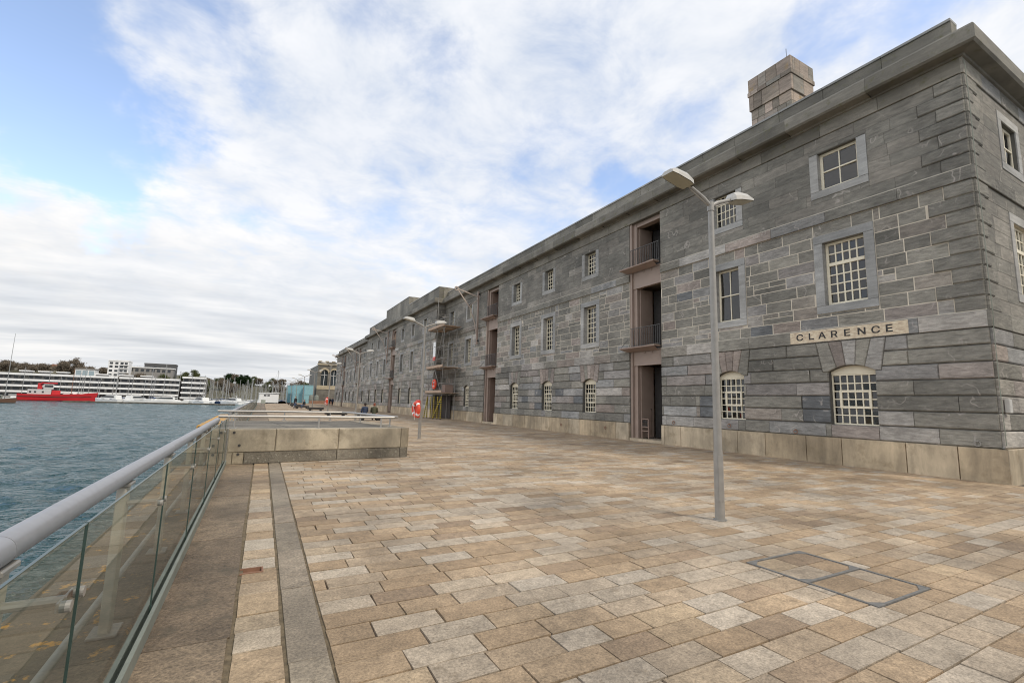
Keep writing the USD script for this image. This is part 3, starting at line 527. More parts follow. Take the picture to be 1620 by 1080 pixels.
m = MB(); m.add([(16.7, 4.6, 12.0), (16.7, YEND, 12.0), (24, YEND - 7, 13.6), (24, 10, 13.6), (31, YEND, 12.0), (31, 4.6, 12.0)], [(0, 3, 2, 1), (3, 5, 4, 2), (0, 5, 3), (1, 2, 4)]); m.build('roof', M['dark_granite'], wh)
# a plain dark interior: slabs, back wall, cross walls
m = MB(); m.box(X + 7.5, X + 7.8, YC + .6, YEND, -.2, 11.9)
for z in (.0, 4.0, 8.0, 11.6): m.box(X + .56, X + 7.5, YC + .56, YEND, z - .2, z + .1)
for yy in (13.6, 18.4, 31.4, 35.2, 44.6, 58.6, 63.0, 77, 86.6, 90.3, 103.5, 107, YEND - .3): m.box(X + .56, X + 7.5, yy, yy + .25, 0, 11.6)
m.build('interior_wall', M['interior_plaster'], wh)
# ------------------------------------------------------------------ windows
def window(xp, a, b, c, d, kind, style, near, frame=None, depth=.22, head=None):
    F = frame or fac(xp); w = part('window', wh); fr = MB()
    def bar(u0, u1, w0, w1, d0=0.0, d1=.05):
        fr.prism(sbox(u0, w0, u1, w1), -depth - .045 + d0, -depth + d1 - .04, F, (.004, .004))
    cols, rows, t, g, extra = style
    bar(a, a + t, c, d); bar(b - t, b, c, d); bar(a + t, b - t, c, c + t * 1.1); bar(a + t, b - t, d - t, d)
    ua, ub, wa, wb = a + t, b - t, c + t * 1.1, d - t; zc = []
    us = np.linspace(ua, ub, cols + 1); wsplit = np.linspace(wa, wb, rows + 1)
    if extra == 'transom':
        zt = wa + (wb - wa) * .66; wsplit = np.concatenate([np.linspace(wa, zt - .05, 5), np.linspace(zt + .06, wb, 3)]); bar(ua, ub, zt - .05, zt + .06, 0, .065)
    if extra == 'sash': bar(ua, ub, (wa + wb) / 2 - .022, (wa + wb) / 2 + .022, 0, .06)
    cas = None
    if extra == 'casement':
        cas = (us[1], us[-2], wsplit[2], wsplit[4]); q = .035
        for r_ in ((cas[0] - q, cas[0] + q, cas[2] - q, cas[3] + q), (cas[1] - q, cas[1] + q, cas[2] - q, cas[3] + q), (cas[0] + q, cas[1] - q, cas[2] - q, cas[2] + q), (cas[0] + q, cas[1] - q, cas[3] - q, cas[3] + q)): bar(*r_, 0, .068)
    for u in us[1:-1]: bar(u - g / 2, u + g / 2, wa, wb, .008, .046)
    for z in wsplit[1:-1]:
        if extra == 'sash' or (extra == 'transom' and abs(z - (wa + (wb - wa) * .66)) < .08): continue
        bar(ua, ub, z - g / 2, z + g / 2, .01, .043)
    if head is not None: fr.prism(head, -depth - .03, -depth + .02, F)
    fr.build('frame', M['cream_paint'], w)
    pn = MB()
    for i in range(cols):
        for k in range(len(wsplit) - 1):
            if extra == 'transom' and k == 4: continue
            P = sbox(us[i] + g / 2 - .004, wsplit[k] + g / 2 - .004, us[i + 1] - g / 2 + .004, wsplit[k + 1] - g / 2 + .004); tl = rnd.uniform(-.012, .012), rnd.uniform(-.012, .012)
            cc = np.asarray(P.exterior.coords)[:-1]; mu, mw = cc.mean(0)
            one = MB() if near else pn
            one.add([F(u, z, -depth - .018 + tl[0] * (u - mu) / .1 * .3 + tl[1] * (z - mw) / .1 * .3) for u, z in (cc if F is endw else cc[::-1])], [(0, 1, 2, 3)])
            if near: one.build('pane', M['window_glass'], w)
    if not near: pn.build('panes', M['window_glass'], w)
for (xp, a, b, c, d, kd) in WINS:
    yc = (a + b) / 2; near = yc < 13
    if kd == 'arch':
        hd = Polygon([(a, 2.80)] + [(b, 2.80)] + [(yc + (b - a) / 2 * q, 2.88 + .185 * (1 - q * q)) for q in np.linspace(1, -1, 9)])
        window(xp, a, b, c, 2.80, kd, (6 if yc < 9 else 5, 6, .042, .036, 'casement'), near, depth=.15, head=hd)
    elif kd == 'mid':
        if yc < 9: st = (5, 6, .085, .042, 'transom')
        elif yc < 13: st = (2, 2, .07, .035, 'sash')
        else: st = (4, 7, .07, .042, 'grid')
        window(xp, a, b, c, d, kd, st, near, depth=.18 if near else .26)
    else:
        st = (2, 2, .09, .035, 'sash') if yc < 9 else (5, 4, .03, .034, 'grid') if yc < 13 else (4, 5, .065, .042, 'grid')
        window(xp, a, b, c, d, kd, st, near, depth=.16 if near else .26)
window(0, *EW[0], 'top', (2, 2, .08, .035, 'sash'), False, frame=endw, depth=.10); window(0, *EW[1], 'mid', (4, 6, .06, .036, 'transom'), False, frame=endw, depth=.10)
# ------------------------------------------------------------------ loading doors with balconies
for k, (xp, y0, y1) in enumerate(DOORS):
    F = fac(xp); bayp = part('loading_bay', wh); fr = MB(); f2 = lambda a, b, c, d, d0, d1: fr.prism(sbox(a, c, b, d), d0, d1, F, (.006, .006))
    f2(y1 - .14, y1, .03, 10.84, -.55, -.02); f2(y1 - .37, y1 - .145, .03, 10.84, -.55, -.14)            # two stepped jamb posts on the far side
    f2(y0, y0 + .06, .03, 10.84, -.55, -.20)
    for zb, zt in ((3.58, 4.34), (7.43, 8.36)): f2(y0 + .062, y1 - .142, zb, zt, -.30, -.10)             # spandrel panels below each balcony
    f2(y0 + .062, y1 - .142, 10.62, 10.84, -.5, -.16)
    fr.build('frame', M['brown_paint'], bayp)
    for zb, zt in ((3.58, 4.34), (7.43, 8.36)):
        MB().prism(sbox(y0 + .07, zb, y1 - .38, zb + .07), -.098, -.075, F).build('panel_trim', M['brown_paint'], bayp)
        for yy in (y0 + .65, y0 + 1.15): MB().prism(sbox(yy, zt - .2, yy + .04, zt), -.098, -.06, F).build('bracket', M['brown_paint'], bayp)
    for zb, zt in ((.15, 3.57), (4.42, 7.42), (8.45, 10.6)):                                              # open leaf against the far jamb, its partner folded further in
        lf = MB(); lf.box(xp + .30, xp + 1.12, y1 - .44, y1 - .385, zb, zt, .006); lf.build('door_leaf', M['brown_paint'] if k != 1 else M['brown_paint_deep'], bayp)
        tr = MB(); tr.box(xp + .34, xp + 1.08, y1 - .452, y1 - .442, zb + .78, zb + .82); tr.box(xp + .88, xp + .93, y1 - .452, y1 - .442, zb + .1, zb + 1.3); tr.build('door_rail', M['brown_paint_deep'], bayp)
        lf = MB(); lf.box(xp + 1.2, xp + 1.25, y0 + .35, y1 - .45, zb, zt); lf.build('inner_door', M['dark_iron'], bayp)
    tr = MB(); tr.ring((xp + .92, y1 - .455, 1.5), .03, .01, 'y', 10, 6); tr.build('door_handle', M['dark_iron'], bayp)
    for zf in (4.42, 8.42):
        bl = part('balcony', wh); pl = MB()
        pl.box(xp - .42, xp - .02, y0 + .06, y1 + .32, zf - .03, zf + .03, .006); pl.add([(xp - .42, y0 + .06, zf - .031), (xp - .42, y1 + .32, zf - .031), (xp - .03, y1 + .1, zf - .17), (xp - .03, y0 + .2, zf - .17)], [(0, 1, 2, 3)]); pl.build('platform', M['brown_paint_deep'], bl)
        tb = MB(); tb.box(xp - .40, xp - .05, y0 + .08, y0 + .5, zf + .032, zf + .05, .004); tb.build('threshold', M['plinth_granite'], bl)
        for q in range(17):
            yy = y0 + .08 + q * (y1 - .22 - y0) / 16; rb = MB(); rb.tube([(xp - .06, yy, zf + .03), (xp - .06, yy, zf + .98)], .011, 6); rb.build('baluster', M['railing_iron'], bl)
        tp = MB(); tp.obox((xp - .06, y0 + .04, zf + .99), (xp - .06, y1 - .1, zf + .99), .045, .025); tp.obox((xp - .06, y0 + .04, zf + .12), (xp - .06, y1 - .1, zf + .12), .03, .018); tp.build('top_rail', M['railing_iron'], bl)
        st = MB(); st.tube([(xp - .36, y1 + .26, zf + .04), (xp - .02, y1 + .10, zf + .52)], .012, 6); st.build('stay', M['railing_iron'], bl)
for a, b in ((15.24, 17.29), (32.1, 34.13)): st = MB(); st.box(X - .1, X + .5, a, b, -.02, .12, .01, rt()); st.build('door_step', M['plinth_granite'], wh)
# ------------------------------------------------------------------ lettering, chimney, rings and cable
m = MB(); m.prism(sbox(6.01, 3.875, 9.34, 4.262), .050, .0672, fac(X)); m.build('name_panel', M['sign_panel'], wh, label='weathered cream and tan name panel on the band')
lt0 = 9.02
for i, ch in enumerate('CLARENCE'):
    tm = meshkit.text_mesh(ch, .205, .004, bold=True); v = tm.vertices; w_ = v[:, 0].max() - v[:, 0].min(); s = 1.22
    u = lt0 - i * .369; m = MB(); m.add(np.stack([np.full(len(v), X - .0674) - v[:, 2], u - (v[:, 0] - v[:, 0].mean()) * s - .0, 3.975 + v[:, 1]], 1), tm.faces); m.build('letter', M['letter_black'], wh)
CX0, CX1, CY0, CY1 = 19.5, 21.15, 10.78, 12.68
for z0, z1, pr in ((12.2, 12.75, 0), (12.75, 13.25, 0), (13.25, 13.75, 0), (13.75, 14.2, 0), (14.2, 14.7, 0), (14.7, 15.2, 0), (15.2, 15.68, 0), (15.68, 16.42, .06), (16.42, 16.64, .10), (16.64, 17.3, .07)):
    for face in ('w', 's'):
        u0, u1 = (CY0 - pr, CY1 + pr) if face == 'w' else (CX0 - pr + .16, CX1 + pr); u = u0 - rnd.uniform(0, .3)
        while u < u1:
            l = rnd.uniform(.3, .75) if z1 - z0 < .7 else rnd.uniform(.35, .85); a, b = max(u, u0), min(u + l, u1); u += l
            if b - a < .06: continue
            c = MB(); t = (rnd.random(), rnd.random(), rnd.random()); e = .008
            if face == 'w': c.box(CX0 - pr, CX0 + .16 - pr, a + e / 2, b - e / 2, z0 + .004, z1 - .004, .012, t)
            else: c.box(a + e / 2, b - e / 2, CY0 - pr, CY0 + .16, z0 + .004, z1 - .004, .012, t)
            c.build('chimney_stone', M['chimney_stone'], wh)
c = MB(); c.box(CX0 + .02, CX1 - .02, CY0 + .02, CY1 - .02, 12, 17.26); c.build('chimney', M['chimney_stone'], wh)
c = MB(); c.tube([(20.2, 11.3, 17.3), (20.2, 11.3, 18.3)], .012, 5); c.build('aerial', M['dark_iron'], wh)
for xx, yy in ((19.9, 10.95), (20.3, 10.95)): c = MB(); c.tube([(xx, yy, 17.3), (xx, yy, 17.42)], .06, 8); c.build('flue_cap', M['green_cable'], wh)
for yy, zz in ((4.80, .98), (9.31, .99), (11.82, 1.05), (14.55, 1.03), (19.0, .55), (23.0, .5)):
    c = MB(); xx = X - (.075 if zz > .82 else .145); c.ring((xx - .02, yy, zz - .06), .062, .013, 'x', 18, 6); c.tube([(xx + .04, yy, zz), (xx - .03, yy, zz)], .02, 6); c.build('mooring_ring', M['galvanised'] if yy < 9 else M['rust'], wh)
c = MB(); zz = np.linspace(.9, 11.2, 40); c.tube([(X - .02 + .012 * math.sin(z * 2.1), YC - .075 - (.02 if 4 < z < 11 else 0), z) for z in zz], .010, 6); c.build('conductor_cable', M['green_cable'], wh)
c = MB(); c.box(16.24, 16.42, YC - .16, YC - .06, 1.70, 2.04, .012); c.box(16.25, 16.41, YC - .164, YC - .16, 1.86, 1.875); c.build('junction_box', M['lamp_shell'], wh)
chr_ = thing('iron_chair', 'dark iron chair back with lattice leaning in the first open loading doorway', 'chair', (16.30, 16.62, .12))
c = MB()
for yy in (-.26, .16): c.obox((0, yy, 0), (-.0, yy, .92), .045, .045)
c.build('leg', M['brown_paint_deep'], chr_); c = MB()
for z in (.36, .55, .92): c.obox((0, -.26, z), (0, .16, z), .03, .035)
c.build('rail', M['brown_paint_deep'], chr_); c = MB()
for q in range(5): c.obox((0, -.24 + q * .08, .56), (0, -.16 + q * .08, .9), .016, .016); c.obox((0, .14 - q * .08, .56), (0, .06 - q * .08, .9), .016, .016)
c.build('lattice', M['dark_iron'], chr_)
#PART2
# ------------------------------------------------------------------ glass balustrade along the quay edge
RX, RZ = -.76, 1.03
def balustrade(label, y0, y1, posts, sk=0.0):
    b = thing('glass_balustrade', label, 'balustrade'); o = lambda y: sk * (y - y0)
    seams = [y0] + [p for p in posts if y0 + .4 < p < y1 - .4] + [y1]
    for a, c in zip(seams[::2], seams[2::2] + ([seams[-1]] if (len(seams) - 1) % 2 else [])):
        m = MB(); m.tube([(RX + o(a), a + .002, RZ), (RX + o(c), c - .002, RZ)], .054, 20); m.build('handrail', M['rail_paint'], b, smooth=40)
    for p in posts:
        q = o(p); m = MB(); m.box(RX + q - .028, RX + q + .028, p - .06, p + .06, .0, .955, .006); m.build('post', M['pale_post'], b)
        m = MB(); m.box(RX + q - .05, RX + q + .05, p - .075, p + .075, .956, .982, .006); m.build('saddle', M['galvanised'], b)
        m = MB(); m.box(RX + q - .08, RX + q + .08, p - .1, p + .1, .0, .018, .004); m.build('base_plate', M['galvanised'], b)
        m = MB(); m.tube([(RX + q + .03, p, .84), (-.548 + q, p, .84)], .018, 10); m.build('standoff', M['stainless'], b)
        for dy in (-.07, .075): m = MB(); m.tube([(-.552 + q, p + dy, .84), (-.518 + q, p + dy, .84)], .020, 14); m.build('clamp_disc', M['galvanised'], b)
        m = MB(); m.obox((-.556 + q, p - .08, .84), (-.556 + q, p + .085, .84), .008, .03); m.build('clamp_bar', M['stainless'], b)
    m = MB(); m.tube([(-.845, y0, .15), (-.845 + o(y1), y1, .15)], .026, 10); m.build('lower_rail', M['galvanised'], b, smooth=40)
    for a, c in zip(seams[:-1], seams[1:]):
        m = MB(); oa, oc = o(a), o(c)
        m.add([(-.533 + oa, a + .05, .06), (-.533 + oc, c + .034, .06), (-.533 + oc, c + .034, 1.095), (-.533 + oa, a + .05, 1.095)], [(0, 1, 2, 3)]); g = m.build('pane', M['balustrade_glass'], b)
        e = MB(); e.box(-.538 + oa, -.528 + oa, a + .0455, a + .0495, .06, 1.098); e.obox((-.533 + oa, a + .05, 1.0985), (-.533 + oc, c + .034, 1.0985), .010, .004); e.build('pane_edge', M['glass_edge'], b)
    m = MB(); m.add([(x + o(y), y, z) for y in (y0, y1) for x, z in ((-.575, .0), (-.575, .105), (-.548, .105), (-.548, .06), (-.520, .06), (-.520, .105), (-.495, .105), (-.495, .0))], [(i, i + 1, i + 9, i + 8) for i in range(7)]); m.build('base_channel', M['channel'], b)
    return b
plain('pale_post', (.44, .41, .35), .5, .1, noise=.15)
plain('channel', (.20, .215, .185), .55, .2, noise=.2, nscale=5)
balustrade('grey tube handrail over clear glass panes beside the nearest water', -1.4, 12.84, [-1.33, .53, 2.37, 4.22, 6.08, 7.94, 9.8, 11.66, 12.7])
balustrade('farther run of glass balustrade beyond the raised stone block', 18.4, 100, [18.5 + 1.87 * k for k in range(44)], sk=.0075)
# ------------------------------------------------------------------ raised granite block with its tubular rail
bk = thing('raised_stone_block', 'low raised granite block with pale top course and dark lower course', 'stone block')
FL, FRT = np.array([-.52, 12.87]), np.array([3.98, 13.34]); dv = (FRT - FL) / np.linalg.norm(FRT - FL); nv = np.array([dv[1], -dv[0]])
def bf(u, w, d): q = FL + dv * u + nv * d; return (q[0], q[1], w)
Lf = float(np.linalg.norm(FRT - FL))
for a, c in ((0, 1.02), (1.02, 2.52), (2.52, Lf - .28)):
    MB().prism(sbox(a + .006, .275, c - .006, .815), -.5, 0, bf, (.018, .018), rt()).build('top_stone', M['block_granite'], bk)
pts = [(Lf - .28, 0), (Lf - .10, -.02), (Lf - .02, -.10), (Lf, -.28), (Lf, -4.6), (Lf - .5, -4.6), (Lf - .5, -.5), (Lf - .28, -.5)]
def column(pl, z0, z1, mat, nm, t=(.4, .5, .3)):
    m = MB(); n = len(pl); v = [bf(u, z, d) for z in (z0, z1) for u, d in pl]; m.add(v, [(i, (i + 1) % n, n + (i + 1) % n, n + i) for i in range(n)]);
    tv, tf = trimesh.creation.triangulate_polygon(Polygon(pl), engine='earcut'); m.add([bf(u, z1, d) for u, d in tv], tf); return m.build(nm, M[mat], bk)
column(pts, .275, .815, 'block_granite', 'corner_stone')
column([(u - .015 if u > 3 else u, d) for u, d in pts], .0, .272, 'lower_granite', 'lower_corner_stone')
for a, c, mt in ((0, .12, 'block_granite'), (.122, .36, 'block_granite'), (.363, 2.5, 'lower_granite'), (2.505, Lf - .29, 'lower_granite')):
    MB().prism(sbox(a + .003, 0, c - .003, .270), -.5, -.02 if mt[0] == 'l' else -.004, bf, (.012, .012), rt()).build('lower_stone', M[mt], bk)
for k in range(5):
    for q in range(3): MB().prism(Polygon([bf(.05 + q * 1.34, 0, -.52 - k * .8)[:2], bf(1.37 + q * 1.34, 0, -.52 - k * .8)[:2], bf(1.37 + q * 1.34, 0, -1.3 - k * .8)[:2], bf(.05 + q * 1.34, 0, -1.3 - k * .8)[:2]]), .6, .806, gnd, (.01, .01), rt()).build('top_slab', M['dark_granite'], bk)
column([(.0, -.2), (Lf - .45, -.2), (Lf - .45, -4.6), (.0, -4.6)], 0, .6, 'dark_granite', 'core')
for uu, zz in ((.25, .44), (.24, .235), (-.0 + .12, .74)):
    m = MB(); p0, p1 = bf(uu, zz, -.01), bf(uu, zz, .012); m.tube([p0, p1], .03, 12); m.build('bolt', M['dark_iron'], bk)
rl = thing('tubular_rail', 'low grey tubular rail bending round the top of the raised stone block', 'rail')
rp = [bf(-.22, 1.105, -.25), bf(4.1, 1.105, -.25), bf(4.22, 1.105, -.33), bf(4.22, 1.105, -.45), bf(3.95, 1.105, -4.6), bf(3.8, 1.105, -4.75), bf(-.05, 1.105, -4.75)]
m = MB()
for a, c in ((0, 1), (1, 2), (2, 3), (3, 4), (4, 5), (5, 6)): m.tube([rp[a], rp[c]], .034, 12)
m.build('handrail', M['stainless'], rl, smooth=40)
for u, d in ((.12, -.25), (2.05, -.25), (3.72, -.25), (4.18, -.8), (4.02, -3.2), (3.4, -4.75), (1.9, -4.75), (.3, -4.75)):
    m = MB(); b_ = bf(u, .81, d); m.tube([b_, (b_[0], b_[1], 1.09)], .022, 10); m.tube([b_, (b_[0], b_[1], .825)], .06, 12); m.build('post', M['stainless'], rl)
# ------------------------------------------------------------------ street lamps
def make_lamp(label, loc):
    t = thing('street_lamp', label, 'street lamp', loc, group='twin headed lamps along the promenade'); m = MB()
    m.tube([(0, 0, 0), (0, 0, .95), (0, 0, 1.0), (0, 0, 4.78), (0, 0, 4.82)], [.068, .066, .058, .042, .025], 18); m.build('pole', M['galvanised'], t, smooth=40)
    m = MB(); m.tube([(0, 0, .0), (0, 0, .02)], .095, 18); m.build('base_collar', M['galvanised'], t)
    m = MB(); a = math.radians(-118); n = np.array([math.cos(a), math.sin(a), 0]); s_ = np.array([-n[1], n[0], 0]); v = []
    for z in (.28, .92):
        for s2, o in ((-.034, .060), (-.03, .070), (.03, .070), (.034, .060)): v.append(n * o + s_ * s2 + [0, 0, z])
    m.add(v, [(0, 1, 5, 4), (1, 2, 6, 5), (2, 3, 7, 6), (0, 3, 2, 1), (4, 5, 6, 7)]); m.build('access_door', M['galvanised'], t)
    m = MB(); m.tube([(0, 0, 4.70), (0, 0, 4.84)], .052, 16); m.build('top_collar', M['galvanised'], t)
    for sg in (-1, 1):
        m = MB(); m.tube([(sg * .03, 0, 4.80), (sg * .16, 0, 4.88), (sg * .52, 0, 5.02)], [.034, .032, .028], 12); m.build('arm', M['galvanised'], t, smooth=40)
        m = MB(); m.tube([(sg * .10, 0, 4.80), (sg * .46, 0, 4.955)], .011, 6); m.build('brace', M['galvanised'], t)
        h = part('lamp_head', t); prof = [(.46, -.07, .05), (.50, -.11, .12), (.60, -.13, .135), (.84, -.125, .11), (.95, -.11, .045)]; R0 = 5.0
        v, f = [], []
        for (x, hw, ht) in prof:
            z0 = 4.985 + (x - .45) * .19; w = abs(hw); v += [(sg * x, -w, z0 - .012), (sg * x, -w * .96, z0 + ht * .45), (sg * x, -w * .55, z0 + ht), (sg * x, w * .55, z0 + ht), (sg * x, w * .96, z0 + ht * .45), (sg * x, w, z0 - .012)]
        k = len(prof); f = [(i * 6 + j, i * 6 + j + 1, (i + 1) * 6 + j + 1, (i + 1) * 6 + j) for i in range(k - 1) for j in range(5)] + [tuple(range(6)), tuple(range((k - 1) * 6, k * 6))]
        MB().add(v, f).build('shell', M['lamp_shell'], h); q = []
        for (x, hw, ht) in prof[1:]:
            z0 = 4.985 + (x - .45) * .19; q += [(sg * x, hw * .92, z0 - .014), (sg * x, -hw * .92, z0 - .014)]
        MB().add(q, [(i * 2, i * 2 + 1, i * 2 + 3, i * 2 + 2) for i in range(3)]).build('lens', M['lamp_lens'], h)
    return t
lamp0 = make_lamp('nearest tall grey lamp post with two pale heads, standing on the setts', (6.05, 4.68, 0))
names = ['second lamp post along, with a red lifebuoy on it', 'third lamp post along, before the middle of the warehouse', 'fourth lamp post along, with a red lifebuoy low on its pole', 'fifth lamp post along, beside the dark benches', 'sixth lamp post along the promenade', 'seventh lamp post along the promenade, near the brewery', 'eighth lamp post along, near the teal containers', 'ninth and farthest lamp post at the quay end']
for k, nm in enumerate(names): copy(lamp0, (6.18, 4.68 + 14.76 * (k + 1), 0), rnd.uniform(-.03, .03), nm)
def lifebuoy(label, loc, rz, sc=1.0):
    t = thing('lifebuoy', label, 'lifebuoy', loc, rz, group='lifebuoys along the quay'); m = MB()
    m.ring((-.12, 0, 0), .27 * sc, .075 * sc, 'x', 28, 10); m.build('ring', M['orange_plastic'], t, smooth=50)
    m = MB(); m.box(-.10, .0, -.17, .17, -.36, .40, .04); m.build('housing', M['red_plastic'], t)
    for a in (45, 135, 225, 315):
        a = math.radians(a); c = MB(); dy, dz = math.cos(a), math.sin(a)
        c.tube([(-.12, dy * .27 - dz * .045, dz * .27 + dy * .045), (-.12, dy * .27 + dz * .045, dz * .27 - dy * .045)], .081, 10); c.build('band', M['white_paint'], t)
    m = MB(); m.tube([(-.21, .1, .2), (-.22, .0, .02), (-.21, -.06, -.2), (-.15, 0, -.44)], .011, 6); m.build('cord', M['white_paint'], t)
    return t
lifebuoy('red and orange lifebuoy in its housing on the second lamp post', (6.08, 19.40, 1.24), .12)
lifebuoy('far red lifebuoy low on the fourth lamp post', (6.10, 48.9, 1.3), .1, 1.0)
pd = thing('lamp_base_paving', 'pale cut slabs round the foot of the nearest lamp post', 'paving')
for a, b, c, d in ((5.70, 6.045, 4.40, 4.595), (6.055, 6.42, 4.40, 4.595), (5.70, 5.96, 4.605, 4.80), (6.14, 6.42, 4.605, 4.80), (5.97, 6.13, 4.605, 4.69)): m = MB(); m.prism(sbox(a, c, b, d), -.01, .0065, gnd, (.002, .002), (rnd.random(), .75, rnd.random())); m.build('slab', M['granite_paver'], pd)
# manhole with paver infill
plain('cover_steel', (.16, .155, .145), .6, noise=.3, nscale=20)
mh = thing('manhole_cover', 'double steel framed manhole cover filled with setts', 'manhole cover'); x0, x1 = 4.70, 5.66
for a, b, c, d in ((x0, x1, 2.13, 2.155), (x0, x1, 3.305, 3.33), (x0, x1, 2.705, 2.735), (x0, x0 + .025, 2.156, 2.704), (x1 - .025, x1, 2.156, 2.704), (x0, x0 + .025, 2.736, 3.304), (x1 - .025, x1, 2.736, 3.304)):
    m = MB(); m.box(a, b, c, d, -.03, .006); m.build('frame', M['cover_steel'], mh)
for cx, cy, sx, sy in ((x0 + .026, 2.156, 1, 1), (x1 - .026, 2.156, -1, 1), (x0 + .026, 2.736, 1, 1), (x1 - .026, 2.736, -1, 1), (x0 + .026, 3.304, 1, -1), (x1 - .026, 3.304, -1, -1)):
    m = MB(); m.prism([(cx, cy), (cx + sx * .13, cy), (cx, cy + sy * .07)], -.02, .0045, gnd); m.build('corner_plate', M['cover_steel'], mh)
for a, b in ((2.16, 2.70), (2.74, 3.30)):
    ys2 = [a, a + (b - a) * .5, b]
    for c, d in zip(ys2[:-1], ys2[1:]):
        xs2 = [x0 + .03, x0 + .03 + rnd.uniform(.3, .6), x1 - .03]
        for e, f in zip(xs2[:-1], xs2[1:]): MB().prism(sbox(e + .005, c + .005, f - .005, d - .005), -.03, -.002, gnd, tint=rt()).build('infill_sett', M['granite_paver'], mh)
sl = thing('drain_slot', 'worn iron drain slot set in the row of setts beside the balustrade', 'drain'); m = MB(); m.box(.005, .185, 5.055, 5.195, -.05, -.028); m.build('channel', M['rust'], sl)
for a in ((.0, .19, 5.05, 5.064), (.0, .19, 5.186, 5.2), (.176, .19, 5.065, 5.185)): m = MB(); m.box(a[0], a[1], a[2], a[3], -.05, .003); m.build('frame', M['rust'], sl)
# ------------------------------------------------------------------ wall cranes
def make_crane(label, loc):
    t = thing('wall_crane', label, 'crane', loc, group='jib cranes fixed to the warehouse wall'); m = MB()
    m.obox((-.12, 0, 6.45), (-.12, 0, 11.0), .13, .13); m.build('mast', M['brown_paint'], t)
    m = MB(); m.obox((-.18, 0, 10.55), (-2.02, .1, 11.02), .07, .085); m.build('jib', M['crane_paint'], t)
    m = MB(); q = [(-.18, 0, 7.6 - .3), (-.42, .01, 8.4), (-.85, .03, 9.5), (-1.95, .1, 10.92)]
    for a, b in zip(q[:-1], q[1:]): m.obox(a, b, .06, .08)
    m.build('strut', M['crane_paint'], t); m = MB(); m.obox((-.18, 0, 10.25), (-.95, .03, 9.62), .06, .07); m.build('brace', M['crane_paint'], t)
    m = MB(); m.ring((-2.1, .1, 11.02), .15, .05, 'y', 16, 8); m.build('sheave', M['crane_paint'], t)
    for z in (6.7, 10.7): m = MB(); m.box(-.14, .0, -.12, .12, z, z + .12, .01); m.build('bracket', M['dark_iron'], t)
    return t
plain('crane_paint', (.44, .36, .30), .55, noise=.12)
crane0 = make_crane('pinkish brown jib crane between the second doorway and the scaffold', (X - .07, 35.55, 0))
copy(crane0, (XC - .07, 63.1, 0), 0, 'jib crane beside the loading doors of the projecting middle block'); copy(crane0, (X - .07, 91.0, 0), 0, 'jib crane past the middle block, fourth doorway along'); copy(crane0, (X - .07, 107.9, 0), 0, 'farthest jib crane near the end of the warehouse')
plain('void_shade_brown', (.05, .04, .035), .8, noise=.3)  # near-black colour carries the shade of the void under the scaffold
# ------------------------------------------------------------------ scaffold
sc = thing('scaffold', 'steel tube scaffold with board decks in the corner beside the projecting block', 'scaffold'); SX, SY = (14.45, 15.70), (39.7, 41.6, 43.5)
def tb(nm, a, b, mat='galvanised', r=.03): m = MB(); m.tube([a, b], r, 8); m.build(nm, M[mat], sc)
for x in SX:
    for y in SY: tb('standard', (x, y, 2.05 if x < 15 else 0), (x, y, 9.5 if y != 41.6 or x > 15 else 11.3)); 
for y in SY + (40.6, 42.5): tb('taped_leg', (SX[0], y, 0), (SX[0], y, 2.05), 'hazard_tape', .055)
tb('raking_leg', (SX[0], 39.7, 1.9), (SX[0] - .3, 41.0, .03), 'hazard_tape', .05); tb('raking_leg', (SX[0], 43.5, 2.0), (SX[0] - .5, 42.9, .03), 'hazard_tape', .05)
for z in (2.25, 3.2, 4.55, 5.5, 6.6, 8.3, 9.2):
    for x in SX: tb('ledger', (x, 39.3, z), (x, 43.8, z), r=.026)
    for y in SY: tb('transom', (14.2, y, z + .055), (15.95, y, z + .055), r=.026)
for y, z0, z1, dy in ((39.7, 2.3, 4.5, 1.9), (41.6, 4.6, 8.2, 1.9), (41.6, 4.5, 2.3, 1.9), (39.7, 8.2, 4.6, 1.9)): tb('brace', (SX[0] - .06, y, z0), (SX[0] - .06, y + dy, z1), r=.026)
for z in (2.34, 4.64, 8.39):
    for i in range(6): m = MB(); m.box(14.28 + i * .27, 14.28 + i * .27 + .25, 39.1 + rnd.uniform(-.2, .1), 43.7 + rnd.uniform(-.1, .2), z, z + .04); m.build('deck_board', M['timber_board'], sc)
    m = MB(); m.box(14.24, 14.27, 39.2, 43.7, z + .05, z + .25); m.build('toe_board', M['timber_board'], sc)
m = MB(); m.box(14.8, 15.6, 39.8, 40.6, 2.39, 3.1, .02); m.build('stacked_material', M['brown_paint_deep'], sc)
for q in range(9): m = MB(); m.box(15.80, 15.83, 40.9 + q * .3, 41.19 + q * .3, .05, 2.18); m.build('void_shade_board', M['void_shade_brown'], sc)  # added dark boards stand in for the shadowed void below the lowest deck
sg = thing('safety_notice', 'white notice with a red lower band hanging on the scaffold', 'sign', (14.36, 41.9, 5.9)); m = MB(); m.box(-.02, .02, -.32, .32, -.15, 1.25, .004); m.build('panel', M['white_paint'], sg); m = MB(); m.box(-.022, .02, -.32, .32, -.5, -.152, .004); m.build('lower_band', M['red_plastic'], sg)
lifebuoy('lifebuoy hanging on the lowest scaffold deck', (14.32, 41.0, 3.15), 0, 1.35)
